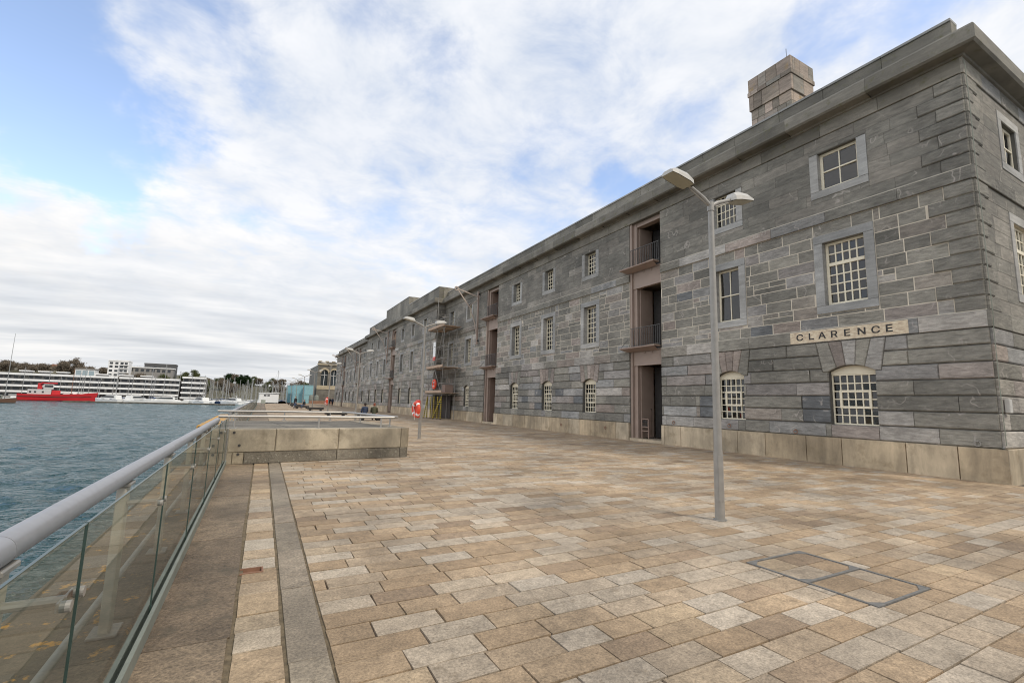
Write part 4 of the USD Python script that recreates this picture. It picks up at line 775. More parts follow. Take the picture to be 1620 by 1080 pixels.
# ------------------------------------------------------------------ benches and people
def make_bench(label, loc):
    t = thing('bench', label, 'bench', loc, group='dark block benches on the promenade'); m = MB(); m.box(-.95, .95, -.26, .26, .18, .44, .02); m.build('seat', M['dark_iron'], t)
    for x in (-.62, .62): m = MB(); m.box(x - .12, x + .12, -.2, .2, 0, .179, .01); m.build('leg', M['dark_iron'], t)
    return t
b0 = make_bench('dark block bench just beyond the raised stone block and rail', (6.35, 44.6, 0))
for loc, lb in (((6.5, 63.0, 0), 'empty dark block bench, second along from the raised block'), ((5.85, 74.5, 0), 'dark block bench with a person sitting on it'), ((6.0, 88.4, 0), 'dark block bench behind the sitting person, next to farthest'), ((6.6, 109, 0), 'farthest dark block bench on the promenade'), ((7.75, 36.9, 0), 'dark bench under two seated people near the second lamp post')): copy(b0, loc, 0, lb)
for nm, c in (('skin', (.52, .34, .26)), ('navy_cloth', (.03, .045, .085)), ('black_cloth', (.02, .02, .022)), ('olive_cloth', (.07, .07, .04)), ('denim', (.08, .11, .18)), ('grey_cloth', (.25, .25, .25)), ('dark_hair', (.025, .018, .013)), ('red_hair', (.20, .055, .03)), ('red_cloth', (.4, .05, .035))): plain(nm, c, .8, noise=.15)
def chain(segs):
    parts_ = []
    for (a, ra), (b, rb) in segs:
        s1 = m3.Manifold.sphere(ra, 14).translate(tuple(map(float, a))); s2_ = m3.Manifold.sphere(rb, 14).translate(tuple(map(float, b))); parts_.append(m3.Manifold.batch_hull([s1, s2_]))
    return m3.Manifold.batch_boolean(parts_, m3.OpType.Add)
def person(label, loc, rz, top, legs, hair, seated, group=None):
    t = thing('person', label, 'person', loc, rz, group); g = lambda x, y, z: np.array([x, y, z]); hz = .50 if seated else .93
    hip, ch, nk, hd = g(0, 0, hz), g(0, -.02 + (.05 if seated else 0), hz + .40), g(0, .03 if seated else 0, hz + .54), g(0, .06 if seated else .02, hz + .69); J = []
    J += [((hip, .145), (ch, .155)), ((g(-.14, 0, ch[2] + .05), .075), (g(.14, 0, ch[2] + .05), .075)), ((g(-.1, 0, hz - .02), .11), (g(.1, 0, hz - .02), .11)), ((ch + [0, 0, .1], .07), (nk, .055)), ((nk, .055), (hd - [0, 0, .05], .06)), ((hd - [0, -.02, .05], .07), (hd + [0, -.01, .05], .092)), ((hd + [0, .085, -.02], .016), (hd + [0, .095, -.035], .018))]
    for s in (-1, 1):
        if seated: kn, an, to = g(s * .13, .44, .50), g(s * .12, .40, .09), g(s * .13, .56, .05); el, wr, hnd = g(s * .25, .10, hz + .17), g(s * .13, .30, hz + .12), g(s * .09, .36, hz + .11)
        else: kn, an, to = g(s * .10, .02 + s * .05, .49), g(s * .10, -.02 + s * .09, .09), g(s * .11, .12 + s * .09, .04); el, wr, hnd = g(s * .25, -.02, hz + .17), g(s * .25, .05, hz - .06), g(s * .25, .07, hz - .14)
        J += [((g(s * .095, 0, hz - .02), .095), (kn, .062)), ((kn, .06), (an, .042)), ((an - [0, .02, .03], .042), (to, .036)), ((g(s * .185, 0, ch[2] + .06), .062), (el, .047)), ((el, .046), (wr, .034)), ((wr, .034), (hnd, .036))]
        for q in range(4): J.append(((hnd + [(q - 1.5) * .016, .01, -.01], .011), (hnd + [(q - 1.5) * .018, .03 if seated else .01, -.04 if seated else -.085], .009)))
        J.append(((hnd + [-s * .03, .01, 0], .012), (hnd + [-s * .045, .04, -.03], .010))); J.append(((hd + [s * .085, -.01, -.01], .018), (hd + [s * .088, -.02, -.03], .014)))
    b = chain(J).refine_to_length(.05).to_mesh(); tm = trimesh.Trimesh(b.vert_properties[:, :3], b.tri_verts); trimesh.smoothing.filter_taubin(tm, iterations=6); MB().tri(tm).build('body', M['skin'], t, smooth=True)
    jk = [((hip - [0, 0, .03], .165), (ch, .178)), ((g(-.15, 0, ch[2] + .05), .09), (g(.15, 0, ch[2] + .05), .09))]; tr = []
    for s in (-1, 1):
        k = [x for x in J]; jk += [((g(s * .185, 0, ch[2] + .06), .078), (el * [s * (1 if el[0] > 0 else -1), 1, 1], .062)), ((el * [s * (1 if el[0] > 0 else -1), 1, 1], .06), (wr * [s * (1 if wr[0] > 0 else -1), 1, 1], .046))]
        kn2, an2 = (g(s * .13, .44, .50), g(s * .12, .40, .10)) if seated else (g(s * .10, .02 + s * .05, .49), g(s * .10, -.02 + s * .09, .10)); tr += [((g(s * .095, 0, hz - .02), .112), (kn2, .078)), ((kn2, .076), (an2, .062))]
    for nm, sg_, mt in (('jacket', jk, top), ('trousers', tr, legs)):
        b = chain(sg_).refine_to_length(.05).to_mesh(); tm = trimesh.Trimesh(b.vert_properties[:, :3], b.tri_verts); trimesh.smoothing.filter_taubin(tm, iterations=5); MB().tri(tm).build(nm, M[mt], t, smooth=True)
    h = chain([((hd + [0, -.035, .03], .095), (hd + [0, -.01, .07], .085)), ((hd + [0, -.06, -.03], .07), (hd + [0, -.05, .05], .09))]); MB().tri(h).build('hair', M[hair], t, smooth=True)
    return t
person('person in a navy jacket sitting on the near bench beside a red haired person', (7.35, 36.95, 0), .25, 'navy_cloth', 'denim', 'dark_hair', True)
person('red haired person in olive clothes sitting on the near bench', (8.05, 37.0, 0), -.3, 'olive_cloth', 'black_cloth', 'red_hair', True)
person('person in black sitting on a far bench, facing the water', (6.15, 74.5, 0), 1.9, 'black_cloth', 'denim', 'dark_hair', True)
person('person in dark clothes standing at the left end of a far bench', (4.95, 74.9, 0), 2.2, 'black_cloth', 'denim', 'dark_hair', False)
person('left of two people standing close together below the brewery', (13.35, 104, 0), 2.6, 'black_cloth', 'black_cloth', 'dark_hair', False)
person('right of two people standing close together below the brewery', (13.95, 104.3, 0), -2.7, 'navy_cloth', 'black_cloth', 'dark_hair', False)
ps = thing('information_panel', 'small grey sloping panel on two thin legs by the far balustrade', 'sign', (.62, 58, 0)); m = MB(); m.add([(-.22, -.1, .85), (.22, -.1, .85), (.22, .08, 1.25), (-.22, .08, 1.25), (-.22, -.07, .83), (.22, -.07, .83), (.22, .11, 1.23), (-.22, .11, 1.23)], [(0, 1, 2, 3), (7, 6, 5, 4), (0, 4, 5, 1), (3, 2, 6, 7), (0, 3, 7, 4), (1, 5, 6, 2)]); m.build('panel', M['channel'], ps)
for s in (-.16, .16): m = MB(); m.tube([(s, 0, 0), (s, 0, 1.0)], .02, 8); m.build('leg', M['galvanised'], ps)
# ------------------------------------------------------------------ brewery, containers and craft at the end of the quay
stone('brewery_stone', [(0, (.20, .185, .155)), (1, (.25, .23, .195))], streak=(.6, .6, 3), bump=.4, stain=.3); stone('pale_dressing', [(0, (.54, .46, .32)), (1, (.60, .52, .37))], bump=.3, stain=.25); plain('dark_pane', (.03, .04, .045), .08, noise=.2)
br = thing('brewery', 'grey stone brewery with pale round headed window arches beyond the warehouse', 'building'); BY = 150.0
P = sbox(15.3, -.1, 46, 11.5); arcs = []
for cx in (17.25, 19.95, 22.65, 25.35): arcs.append(Polygon([(cx - .95, 5.4), (cx + .95, 5.4), (cx + .95, 9.2)] + [(cx + .95 * math.cos(a), 9.2 + .95 * math.sin(a)) for a in np.linspace(0, math.pi, 9)] + [(cx - .95, 9.2)]))
for a in arcs: P = P.difference(a)
t = trimesh.creation.extrude_polygon(P, .7, engine='earcut'); v = t.vertices; MB().add(np.stack([v[:, 0], BY + v[:, 2], v[:, 1]], 1), t.faces).build('wall', M['brewery_stone'], br)
m = MB(); m.box(15.3, 16, BY + .71, BY + 25, 0, 11.5); m.box(16.01, 46, BY + 3, BY + 3.3, 0, 11.5); m.build('side_wall', M['brewery_stone'], br)
m = MB(); m.box(15.0, 46, BY - .35, BY - .01, 11.5, 11.85, .04); m.build('cornice', M['pale_dressing'], br); m = MB(); m.box(15.2, 46, BY - .1, BY + .3, 11.86, 12.5, .02); m.build('parapet', M['brewery_stone'], br)
for q in range(9): m = MB(); m.box(15.3 + q * 1.9, 16.3 + q * 1.9, BY - .14, BY + .2, 12.51, 12.75, .02); m.build('parapet_block', M['pale_dressing'], br)
m = MB(); m.box(15.28, 46, BY - .12, BY - .002, 4.2, 5.35, .02); m.build('band', M['pale_dressing'], br)
for cx, a in zip((17.25, 19.95, 22.65, 25.35), arcs):
    w = part('window', br); ou = [(cx + 1.45 * math.cos(q), 9.2 + 1.45 * math.sin(q)) for q in np.linspace(0, math.pi, 13)]; inn = [(cx + .96 * math.cos(q), 9.2 + .96 * math.sin(q)) for q in np.linspace(math.pi, 0, 13)]
    MB().prism(Polygon(ou + inn), .002, .12, lambda u, w_, d: (u, BY - d, w_)).build('arch', M['pale_dressing'], w)
    MB().prism(a, -.5, -.45, lambda u, w_, d: (u, BY - d, w_)).build('pane', M['dark_pane'], w); m = MB(); m.box(cx - .05, cx + .05, BY + .38, BY + .44, 5.4, 10.1); m.box(cx - .95, cx + .95, BY + .38, BY + .44, 8.4, 8.5); m.build('frame', M['white_paint'], w)
plain('teal_steel', (.22, .40, .44), .5, noise=.1, nscale=1.5)
def container(label, x, y, z):
    t = thing('steel_container', label, 'container', (x, y, z), group='teal containers stacked at the quay end'); m = MB(); n = 16; v = []
    for i in range(n + 1):
        d = .0 if i % 2 else .06; xx = 2.44 * i / n; v += [(xx, d, .12), (xx, d, 2.5)]
    m.add(v, [(2 * i, 2 * i + 2, 2 * i + 3, 2 * i + 1) for i in range(n)]); m.box(0, 2.44, .07, 6, .12, 2.5); m.build('corrugated_side', M['teal_steel'], t)
    for a in ((0, 2.44, 2.501, 2.6), (0, 2.44, 0, .119)): m = MB(); m.box(a[0], a[1], -.03, 6.02, a[2], a[3]); m.build('frame', M['teal_steel'], t)
    return t
for k, (x, y) in enumerate([(9.3, 150.0), (11.9, 147.5), (8.0, 158.0)]):
    for z in range(2): container(f'teal corrugated container, {("left", "right", "rear")[k]} stack, {("bottom", "top")[z]} one', x, y, z * 2.61)
bn = thing('waste_bin', 'dark grey cylindrical tank in front of the teal containers', 'tank', (13.4, 143, 0)); m = MB(); m.tube([(0, 0, 0), (0, 0, 2.0), (0, 0, 2.3), (0, 0, 2.4)], [.6, .6, .45, .1], 18); m.build('body', M['channel'], bn, smooth=35); m = MB(); m.tube([(0, 0, 1.0), (0, 0, 1.06)], .63, 18); m.build('hoop', M['dark_iron'], bn)
copy(bn, (14.7, 142, 0), 0, 'dark grey cylindrical tank next to the brewery corner')
tb_ = thing('planter', 'long low reddish timber planter before the brewery', 'planter', (15.5, 138, 0)); m = MB()
for q in range(4): m = MB(); m.box(-3, 4, -.4, -.34, .05 + q * .2, .23 + q * .2); m.build('board', M['rust'], tb_)
for x in (-2.9, .5, 3.9): m = MB(); m.box(x - .06, x + .06, -.34, .4, 0, .95); m.build('post', M['brown_paint_deep'], tb_)
plain('gel_coat', (.80, .80, .78), .25, noise=.03); plain('navy_hull', (.03, .05, .11), .25); plain('mast_alloy', (.36, .36, .35), .4, .5); plain('sail_blue', (.05, .09, .2), .7); plain('hull_red', (.50, .02, .025), .4, noise=.12, nscale=.7); plain('ship_grey', (.50, .50, .49), .5); plain('hull_brown', (.13, .07, .045), .6); plain('smoked', (.04, .045, .05), .12)
def hull(L, B, D, sheer=.25, bow=.55, z0=-.3, n=10):
    m = MB(); v = []
    for i in range(n + 1):
        s = i / n; x = -L / 2 + L * s; w = B / 2 * (1 - max(0, (s - bow) / (1 - bow)) ** 2.2) * (.82 + .18 * min(1, s * 3)); w = max(w, .02); top = D + sheer * D * (2 * abs(s - .35)) ** 2 * (1.0 if s > .35 else .5); rake = .10 * L * max(0, s - .7)
        v += [(x + rake, -w, top), (x, -w * .86, z0 + .35 * D), (x - rake * .6, -w * .35, z0), (x - rake * .6, w * .35, z0), (x, w * .86, z0 + .35 * D), (x + rake, w, top)]
    m.add(v, [(i * 6 + j, (i + 1) * 6 + j, (i + 1) * 6 + j + 1, i * 6 + j + 1) for i in range(n) for j in range(5)] + [(i * 6 + 5, (i + 1) * 6 + 5, (i + 1) * 6, i * 6) for i in range(n)] + [(0, 1, 2, 3, 4, 5)]); return m
def yacht(kind, label, loc, rz, mast):
    t = thing('yacht', label, 'yacht', loc, rz, 'sailing yachts in the marina'); hull(9.5, 2.9, 1.05).build('hull', M['navy_hull' if kind else 'gel_coat'], t)
    m = MB(); m.add([(x, s * w, z) for x, w, z in ((-2.4, .95, 1.1), (2.2, .6, 1.15), (-2.2, .8, 1.65), (1.5, .45, 1.5)) for s in (-1, 1)], [(0, 2, 6, 4), (1, 5, 7, 3), (4, 6, 7, 5), (0, 4, 5, 1), (2, 3, 7, 6)]); m.build('cabin', M['gel_coat'], t)
    m = MB(); m.tube([(.6, 0, 1.1), (.6, 0, mast)], [.13, .09], 8); m.build('mast', M['mast_alloy'], t); m = MB(); m.obox((.5, 0, 2.4), (-3.4, 0, 2.3), .24, .3); m.build('boom', M['sail_blue' if kind else 'gel_coat'], t)
    m = MB(); m.obox((.6, -.9, mast * .55), (.6, .9, mast * .55), .06, .06); m.tube([(.6, 0, mast), (5.1, 0, 1.5)], .02, 4); m.tube([(.6, 0, mast), (-4.7, 0, 1.2)], .02, 4); m.build('rigging', M['mast_alloy'], t); return t
YL = 'sailing yacht with a bare mast moored among others in the marina'
ya = yacht(0, YL, (-69.4, 276, SEA), .4, 15.3); yb = yacht(1, YL, (-55.4, 268, SEA), 2.2, 15.8)
for (x, y, h) in [(-88, 272, 13.9), (-50.2, 266, 14), (-42.4, 264, 15.5), (-37.5, 258, 17.5), (-32.6, 262, 15), (-30.7, 290, 15.8), (-23.4, 280, 14.2), (-21.5, 290, 12.7), (-21.1, 300, 12.7), (-16.1, 290, 14.9), (-14.6, 300, 13.7), (-11, 288, 14.2), (-8.9, 300, 13.3), (-6, 306, 13.7), (-4.5, 290, 13.2), (-2.4, 282, 13.1), (.8, 290, 12.4), (4, 300, 13.2), (6.4, 290, 12.3), (8.6, 250, 16.5), (12, 300, 13.5)] + [(rnd.uniform(-28, 22), rnd.uniform(282, 320), rnd.uniform(10, 13.5)) for _ in range(52)] + [(rnd.uniform(-85, -32), rnd.uniform(268, 286), rnd.uniform(9.5, 12.5)) for _ in range(14)]:
    copy(ya if rnd.random() < .7 else yb, (x, y, SEA), rnd.uniform(0, 6.28), scale=(1, 1, h / 15.5))
def cruiser(label, loc, rz):
    t = thing('motor_cruiser', label, 'motor boat', loc, rz, 'white motor cruisers along the pontoon'); hull(10.5, 3.4, 1.15, .35, .45).build('hull', M['gel_coat'], t)
    m = MB(); m.add([(x, s * w, z) for x, w, z in ((-4.6, 1.5, 1.5), (2.9, 1.1, 1.7), (-4.3, 1.35, 3.0), (-.2, 1.1, 3.05)) for s in (-1, 1)], [(0, 2, 6, 4), (1, 5, 7, 3), (4, 6, 7, 5), (0, 4, 5, 1), (2, 3, 7, 6)]); m.build('cabin', M['gel_coat'], t)
    m = MB(); m.add([(x, s * (w + .03), z) for x, w, z in ((-3.8, 1.47, 2.1), (1.8, 1.2, 2.15), (-3.6, 1.40, 2.75), (.3, 1.16, 2.78)) for s in (-1, 1)], [(0, 2, 6, 4), (1, 5, 7, 3)]); m.build('cabin_window', M['smoked'], t)
    m = MB(); m.obox((-3.4, 0, 3.0), (-2.6, 0, 3.9), .12, .12); m.obox((-2.6, -.9, 3.9), (-2.6, .9, 3.9), .2, .08); m.build('radar_arch', M['gel_coat'], t); return t
ca = cruiser('largest white motor cruiser, lying bow left at the middle of the pontoon', (-34.5, 238, SEA), math.pi + .15)
for (x, y, r, lb) in [(-53.5, 247, 2.6, 'white motor cruiser nearest the bow of the red boat'), (-43.8, 248, .9, 'white motor cruiser left of the largest one along the pontoon'), (-22.5, 250, 2.2, 'white motor cruiser right of the largest one'), (-11.0, 262, 2.5, 'white motor cruiser lying closest to the glass balustrade')]: copy(ca, (x, y, SEA), r, lb)
po = thing('pontoon', 'long dark floating pontoon in front of the moored boats', 'pontoon')
for k in range(9):
    m = MB(); x = -64 + 6.2 * k; m.box(x, x + 6.15, 235 + .6 * k * .5, 237.2 + .6 * k * .5, SEA - .4, SEA + .55, .05); m.build('float', M['dark_granite'], po)
rb = thing('red_boat', 'long red hulled work boat with pale deckhouse and red wheelhouse', 'boat', (-72.4, 259.5, SEA), .31); hull(23.5, 6.0, 2.6, .28, .6, -.6, 14).build('hull', M['hull_red'], rb)
for nm, (a, b, c, d, e, f), mt in (('deckhouse', (-9.0, -2.2, -1.9, 1.9, 2.3, 4.6), 'ship_grey'), ('wheelhouse', (-4.6, -1.6, -1.6, 1.6, 4.61, 6.9), 'ship_grey'), ('wheelhouse_roof', (-5.4, -.6, -1.9, 1.9, 6.91, 7.4), 'hull_red'), ('funnel', (-6.3, -4.9, -.9, .9, 4.61, 7.1), 'hull_red'), ('casing', (-2.1, .6, -1.5, 1.5, 2.4, 4.3), 'hull_red'), ('deck_gear', (1.4, 3.4, -1.2, 1.2, 2.2, 3.6), 'ship_grey'), ('winch', (4.4, 5.6, -.8, .8, 2.2, 3.5), 'white_paint'), ('hatch', (6.4, 7.8, -1, 1, 2.3, 3.3), 'gel_coat')):
    m = MB(); m.box(a, b, c, d, e, f, .12); m.build(nm, M[mt], rb)
for x in (-8.2, -6.8, -4.6): m = MB(); m.box(x - .3, x + .3, -1.93, -1.905, 3.2, 3.9); m.build('porthole', M['smoked'], rb)
m = MB(); m.box(-4.3, -1.9, -1.63, -1.605, 5.5, 6.4); m.build('wheelhouse_window', M['smoked'], rb); m = MB(); m.tube([(3.9, 0, 2.2), (3.9, 0, 14)], [.14, .06], 8); m.build('mast', M['rust'], rb)
m = MB(); m.box(-11.5, 11.3, -.03, .03, 2.5, 2.52); m.tube([(6, 0, 2.4), (3.9, 0, 12)], .03, 4); m.build('stay', M['dark_iron'], rb)
for zz_, mt in ((1.75, 'dark_iron'), (-.02, 'hull_brown')):
    m = MB(); m.tube([(-11.7, -2.5, zz_ + .05), (-4, -3.02, zz_ - .02), (2, -3.02, zz_), (7, -2.5, zz_ + .15), (10.2, -1.2, zz_ + .35)], .10, 6); m.build('rubbing_strake', M[mt], rb)
bb = thing('brown_boat', 'small brown hulled boat cut off by the left edge of the photograph', 'boat', (-71.5, 204.5, SEA), .3); hull(9, 3, 1.1, .3).build('hull', M['hull_brown'], bb); m = MB(); m.box(-2.5, 1.5, -1, 1, 1.1, 2.5, .1); m.build('cabin', M['channel'], bb); m = MB(); m.tube([(2.0, 0, 1), (2.0, 0, 22)], [.12, .05], 8); m.build('mast', M['mast_alloy'], bb); m = MB(); m.box(-2.2, 1.2, -1.03, -1.005, 1.7, 2.2); m.build('cabin_window', M['smoked'], bb)
fb = thing('passenger_ferry', 'white flat roofed ferry cabin rising beyond the end of the quay', 'ferry', (2.75, 143, SEA)); hull(11, 4.8, 2.0, .2, .6).build('hull', M['gel_coat'], fb); m = MB(); m.box(-2.35, 2.35, -2.0, 2.0, 2.0, 5.0, .15); m.build('cabin', M['gel_coat'], fb); m = MB(); m.box(-2.5, 2.5, -2.2, 2.2, 5.01, 5.2, .06); m.build('roof', M['white_paint'], fb)
for x in (-1.2, -.4): m = MB(); m.box(x, x + .6, -2.03, -2.003, 4.3, 4.7); m.build('cabin_window', M['smoked'], fb)
# ------------------------------------------------------------------ the far shore
def hz_(x, y): return -1.6 + 15.5 * min(1, max(0, (y - 312) / 110)) ** 1.2 * (1.0 if x < -60 else max(.55, 1 - (x + 60) / 230)) + (5.5 * min(1, max(0, (y - 420) / 120)) if x < -40 else 3.0 * min(1, max(0, (y - 420) / 160)))
gx, gy = np.meshgrid(np.linspace(-420, 260, 70), np.concatenate([np.linspace(292, 560, 50), [700, 1000, 1600, 2600]])); zz = np.vectorize(hz_)(gx, gy) + 1.6 * (meshkit.fbm(np.stack([gx * .03, gy * .03, gx * 0], -1), 3, 5) - .5) * np.clip((gy - 320) / 60, 0, 1)
k, n = gx.shape; m = MB(); m.add(np.stack([gx, gy, zz], -1).reshape(-1, 3), [(j_ * n + i, j_ * n + i + 1, (j_ + 1) * n + i + 1, (j_ + 1) * n + i) for j_ in range(k - 1) for i in range(n - 1)])
plain('hill_ground', (.085, .078, .045), .95, noise=.35, nscale=.08); m.build('hillside', M['hill_ground'], smooth=True, label='low brown and green hillside behind the marina', cat='hillside', kind='structure')
m = MB(); m.box(-420, 260, 290.5, 292, SEA - 1, -1.4); m.build('shore_wall', M['kerb_granite'], kind='structure', label='low stone shore wall along the far side of the harbour', cat='shore wall')
plain('terrace_wall', (.20, .19, .175), .7, noise=.2); plain('white_render', (.80, .80, .79), .6, noise=.03); plain('slab_grey', (.24, .23, .215), .7); plain('roof_dark', (.09, .09, .09), .7)
ta = thing('terraced_apartments', 'long low apartment block with stacked white balcony bands along the marina', 'apartment building')
for (xa, xb, top, n) in ((-150, -107, 9.4, 5), (-106, -62.5, 9.4, 5), (-61.5, -36.6, 9.4, 5), (-35.5, -25.2, 10.9, 5)):
    m = MB(); m.box(xa, xb, 301.2, 312, -1.6, top - .6); m.build('wall', M['terrace_wall'], ta); z = top
    for i in range(n):
        m = MB(); m.box(xa - .2, xb + .2, 299.6 - .25 * i, 300.0 - .25 * i + .6, z - .95, z, .04); m.build('balcony_band', M['white_render'], ta); m = MB(); m.box(xa, xb, 300.2, 301.1, z - 1.1, z - .96); m.build('floor_slab', M['slab_grey'], ta)
        x = xa + .6
        while i > 0 and x < xb - 1.6: w = rnd.uniform(1.2, 2.6); m = MB(); m.box(x, min(x + w, xb - .2), 301.12, 301.19, z + .15, z + 1.55); m.build('window', M['smoked'], ta); x += w + rnd.uniform(.5, 1.5)
        z -= 2.68
for x in (-97.3, -90.7, -84.3): m = MB(); m.box(x - 1.6, x + 1.6, 303, 306, 8.81, 10.3); m.build('penthouse', M['slab_grey'], ta); m = MB(); m.box(x - 2, x + 2, 302.2, 307, 10.31, 10.8); m.build('penthouse_roof', M['white_render'], ta)
for x in (-69.3, -60.0, -51.4): m = MB(); m.box(x - 2.2, x + 2.2, 303, 306, 8.81, 10.1); m.build('penthouse', M['slab_grey'], ta); m = MB(); m.box(x - 2.5, x + 2.5, 302.2, 307, 10.11, 10.6); m.build('penthouse_roof', M['white_render'], ta)
tw = thing('white_tower', 'square white flat block standing above the terraced apartments', 'building', (-79.5, 380, 0)); m = MB(); m.box(-5.1, 5.1, 0, 10, 8, 21.3, .05); m.build('wall', M['white_render'], tw); m = MB(); m.box(-5.3, 5.3, -.3, 10, 21.31, 22.1, .05); m.build('roof', M['white_render'], tw)
for z in (12, 14.6, 17.2, 19.4):
    for x in (-3.6, -.9, 1.7, 3.8): m = MB(); m.box(x - .8, x + .8, -.06, -.005, z, z + 1.3); m.build('window', M['smoked'], tw)
    m = MB(); m.box(.6, 5.0, -1.3, -.07, z - .5, z - .2); m.build('balcony', M['white_render'], tw)
gb = thing('grey_block', 'long grey flat roofed block on the hill right of the white tower', 'building', (-61, 400, 0)); m = MB(); m.box(-8.8, 8.8, 0, 9, 12, 21.2); m.build('wall', M['roof_dark'], gb); m = MB(); m.box(-9, 9, -.3, 9, 21.21, 22.2, .05); m.build('roof', M['roof_dark'], gb)
for i in range(7): m = MB(); m.box(-8.2 + i * 2.4, -6.6 + i * 2.4, -.06, -.005, 18.2, 20); m.build('window', M['smoked'], gb)
lr = thing('long_white_house', 'long low white flat roofed house below the grey block', 'building', (-66, 390, 0)); m = MB(); m.box(-10.5, 14, 0, 7, 10, 18.3); m.build('wall', M['slab_grey'], lr); m = MB(); m.box(-11, 14.5, -.5, 7, 18.31, 18.9); m.build('roof', M['white_render'], lr)
for i in range(8): m = MB(); m.box(-9.5 + i * 2.9, -7.7 + i * 2.9, -.06, -.005, 15.8, 17.6); m.build('window', M['smoked'], lr)
plain('pale_pane', (.30, .38, .42), .15)
gh = thing('blue_glass_house', 'pale blue glazed house between the bare tree and the white tower', 'building', (-89.6, 360, 0)); m = MB(); m.box(-5, 4, 0, 7, 8, 14.4); m.build('wall', M['white_render'], gh); m = MB(); m.box(-5.3, 4.3, -.3, 7, 14.41, 15.1); m.build('roof', M['slab_grey'], gh)
for i in range(3): m = MB(); m.box(-4.6 + i * 2.9, -2.2 + i * 2.9, -.06, -.005, 9.5, 13.8); m.build('window', M['pale_pane'], gh)
pk = thing('pink_house', 'small cream gabled house among the trees left of the tower', 'house', (-122, 420, 0)); m = MB(); m.box(-3, 3, 0, 8, 12, 17.2); m.build('wall', M['cream_paint'], pk); m = MB(); m.add([(-3.3, -.3, 17.2), (3.3, -.3, 17.2), (0, -.3, 19.4), (-3.3, 8, 17.2), (3.3, 8, 17.2), (0, 8, 19.4)], [(0, 1, 2), (5, 4, 3), (0, 2, 5, 3), (1, 4, 5, 2)]); m.build('roof', M['rust'], pk); m = MB(); m.box(-1, .8, -.05, -.005, 14.5, 16); m.build('window', M['smoked'], pk)
hb = thing('hill_block', 'dark grey stepped block on the hilltop at the far left', 'building', (-158, 455, 0))
for i in range(4): m = MB(); m.box(-14 - i, 10, 6 - 2 * i, 16, 18.2 - 2.2 * i, 20.3 - 2.2 * i); m.build('storey', M['slab_grey'], hb); m = MB(); m.box(-14.5 - i, 10.4, 5.4 - 2 * i, 16, 20.31 - 2.2 * i, 20.38 - 2.2 * i); m.build('floor_slab', M['white_render'], hb)
def leafmat(name, c1, c2):
    n = {'g': ('geometry', {}), 'n': ('noise_texture', dict(scale=.6, detail=5.0)), 'r': ('rgb_ramp', dict(ramp=[(.3, c1), (.7, c2)])), 'd': ('diffuse_bsdf', {}), 't': ('translucent_bsdf', {}), 'm': ('mix_closure', dict(fac=.25))}
    M[name] = usdkit.material(stage, '/World/Looks/' + name, n, [('g.position', 'n.vector'), ('n.fac', 'r.fac'), ('r.color', 'd.color'), ('r.color', 't.color'), ('d.BSDF', 'm.closure1'), ('t.BSDF', 'm.closure2')], surface='m.closure')
leafmat('twig_brown', (.155, .13, .10), (.235, .195, .15)); leafmat('spring_green', (.085, .10, .045), (.14, .15, .07)); leafmat('evergreen', (.018, .035, .016), (.035, .06, .025)); plain('bark', (.10, .08, .06), .9)
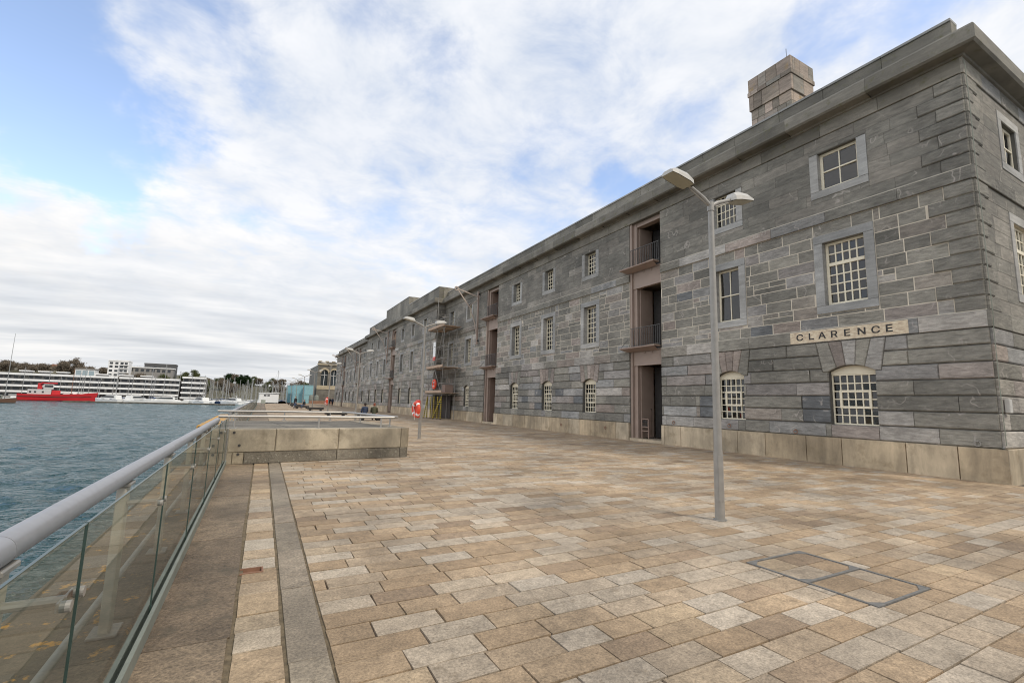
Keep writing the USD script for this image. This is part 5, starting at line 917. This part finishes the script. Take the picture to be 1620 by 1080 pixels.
def make_tree(name, label, mat, seed, loc, h, group, nl=1500, shape=1.0, fs=1.5):
    nl = int(nl * 1.5)
    r = np.random.default_rng(seed); t = thing(name, label, 'tree', loc, group=group); m = MB(); m.tube([(0, 0, -.5), (.1, 0, h * .3), (0, .1, h * .62)], [.3, .22, .1], 7)
    for q in range(9):
        a = q * 2.4; z = h * (.25 + .04 * q); m.tube([(0, 0, z), (math.cos(a) * h * .16, math.sin(a) * h * .16, z + h * .14), (math.cos(a) * h * .27, math.sin(a) * h * .27, z + h * .32)], [.12, .07, .03], 5)
    m.build('trunk', M['bark'], t); cl = r.normal(0, 1, (26, 3)); cl /= np.linalg.norm(cl, axis=1)[:, None]; cl *= (r.uniform(.3, 1, (26, 1))) ** .5; cl = cl * [h * .36 * shape, h * .36 * shape, h * .33] + [0, 0, h * .62]
    c = cl[r.integers(0, 26, nl)] + r.normal(0, h * .062, (nl, 3)); c[:, 2] = np.maximum(c[:, 2], h * .16); a = r.normal(0, 1, (nl, 3)); a /= np.linalg.norm(a, axis=1)[:, None]; b = np.cross(a, r.normal(0, 1, (nl, 3))); b /= np.linalg.norm(b, axis=1)[:, None]; s = h * fs * r.uniform(.012, .030, (nl, 1))
    v = np.stack([c - a * s * 1.6, c + a * s * 1.6, c + b * s], 1).reshape(-1, 3); MB().add(v, np.arange(nl * 3).reshape(-1, 3)).build('crown', M[mat], t); return t
G1 = 'bare trees along the far hillside'; big = make_tree('bare_tree', 'large rounded bare brown tree, tallest on the hillside, left of the white tower', 'twig_brown', 1, (-102.8, 380, 9.5), 12.2, None, 2600, 1.45)
L1 = 'bare brown tree among the row along the far hillside'; p1 = make_tree('bare_tree', L1, 'twig_brown', 2, (-118, 395, 9), 9.5, G1, 1500, 1.2); p2 = make_tree('bare_tree', L1, 'twig_brown', 3, (-131, 410, 10), 9, G1, 1500, 1.3)
G2 = 'green trees along the far shore'; L2 = 'spring green tree among the row along the far shore'; p3 = make_tree('green_tree', L2, 'spring_green', 4, (-30, 352, 3), 8, G2, 1400, 1.2)
ev = make_tree('evergreen_tree', 'dark evergreen tree behind the yacht masts, leftmost of three', 'evergreen', 5, (-18.4, 380, 8), 8.5, 'dark evergreens behind the masts', 2200, .9)
copy(ev, (-11.6, 380, 7.5), 1.2, 'dark evergreen tree behind the yacht masts, middle of three'); copy(ev, (-8.4, 381, 7.2), 2.2, 'dark evergreen tree behind the yacht masts, rightmost of three', scale=(1.05, 1.05, 1.03))
for q in range(26): x = -190 + q * 4.6 + rnd.uniform(-2, 2); y = 430 + rnd.uniform(-20, 25); copy(rnd.choice((p1, p2)), (x, y, hz_(x, y) - 1.0), rnd.uniform(0, 6), scale=(1, 1, rnd.uniform(.55, .85)))
for q in range(58):
    x = -74 + q * 2.45 + rnd.uniform(-2, 2); y = rnd.choice((345, 370, 400, 420)) + rnd.uniform(-8, 8); s_ = rnd.uniform(.7, 1.05); copy(rnd.choice((p1, p2, p3, p3)), (x, y, hz_(x, y) - .6), rnd.uniform(0, 6), scale=(s_, s_, s_))
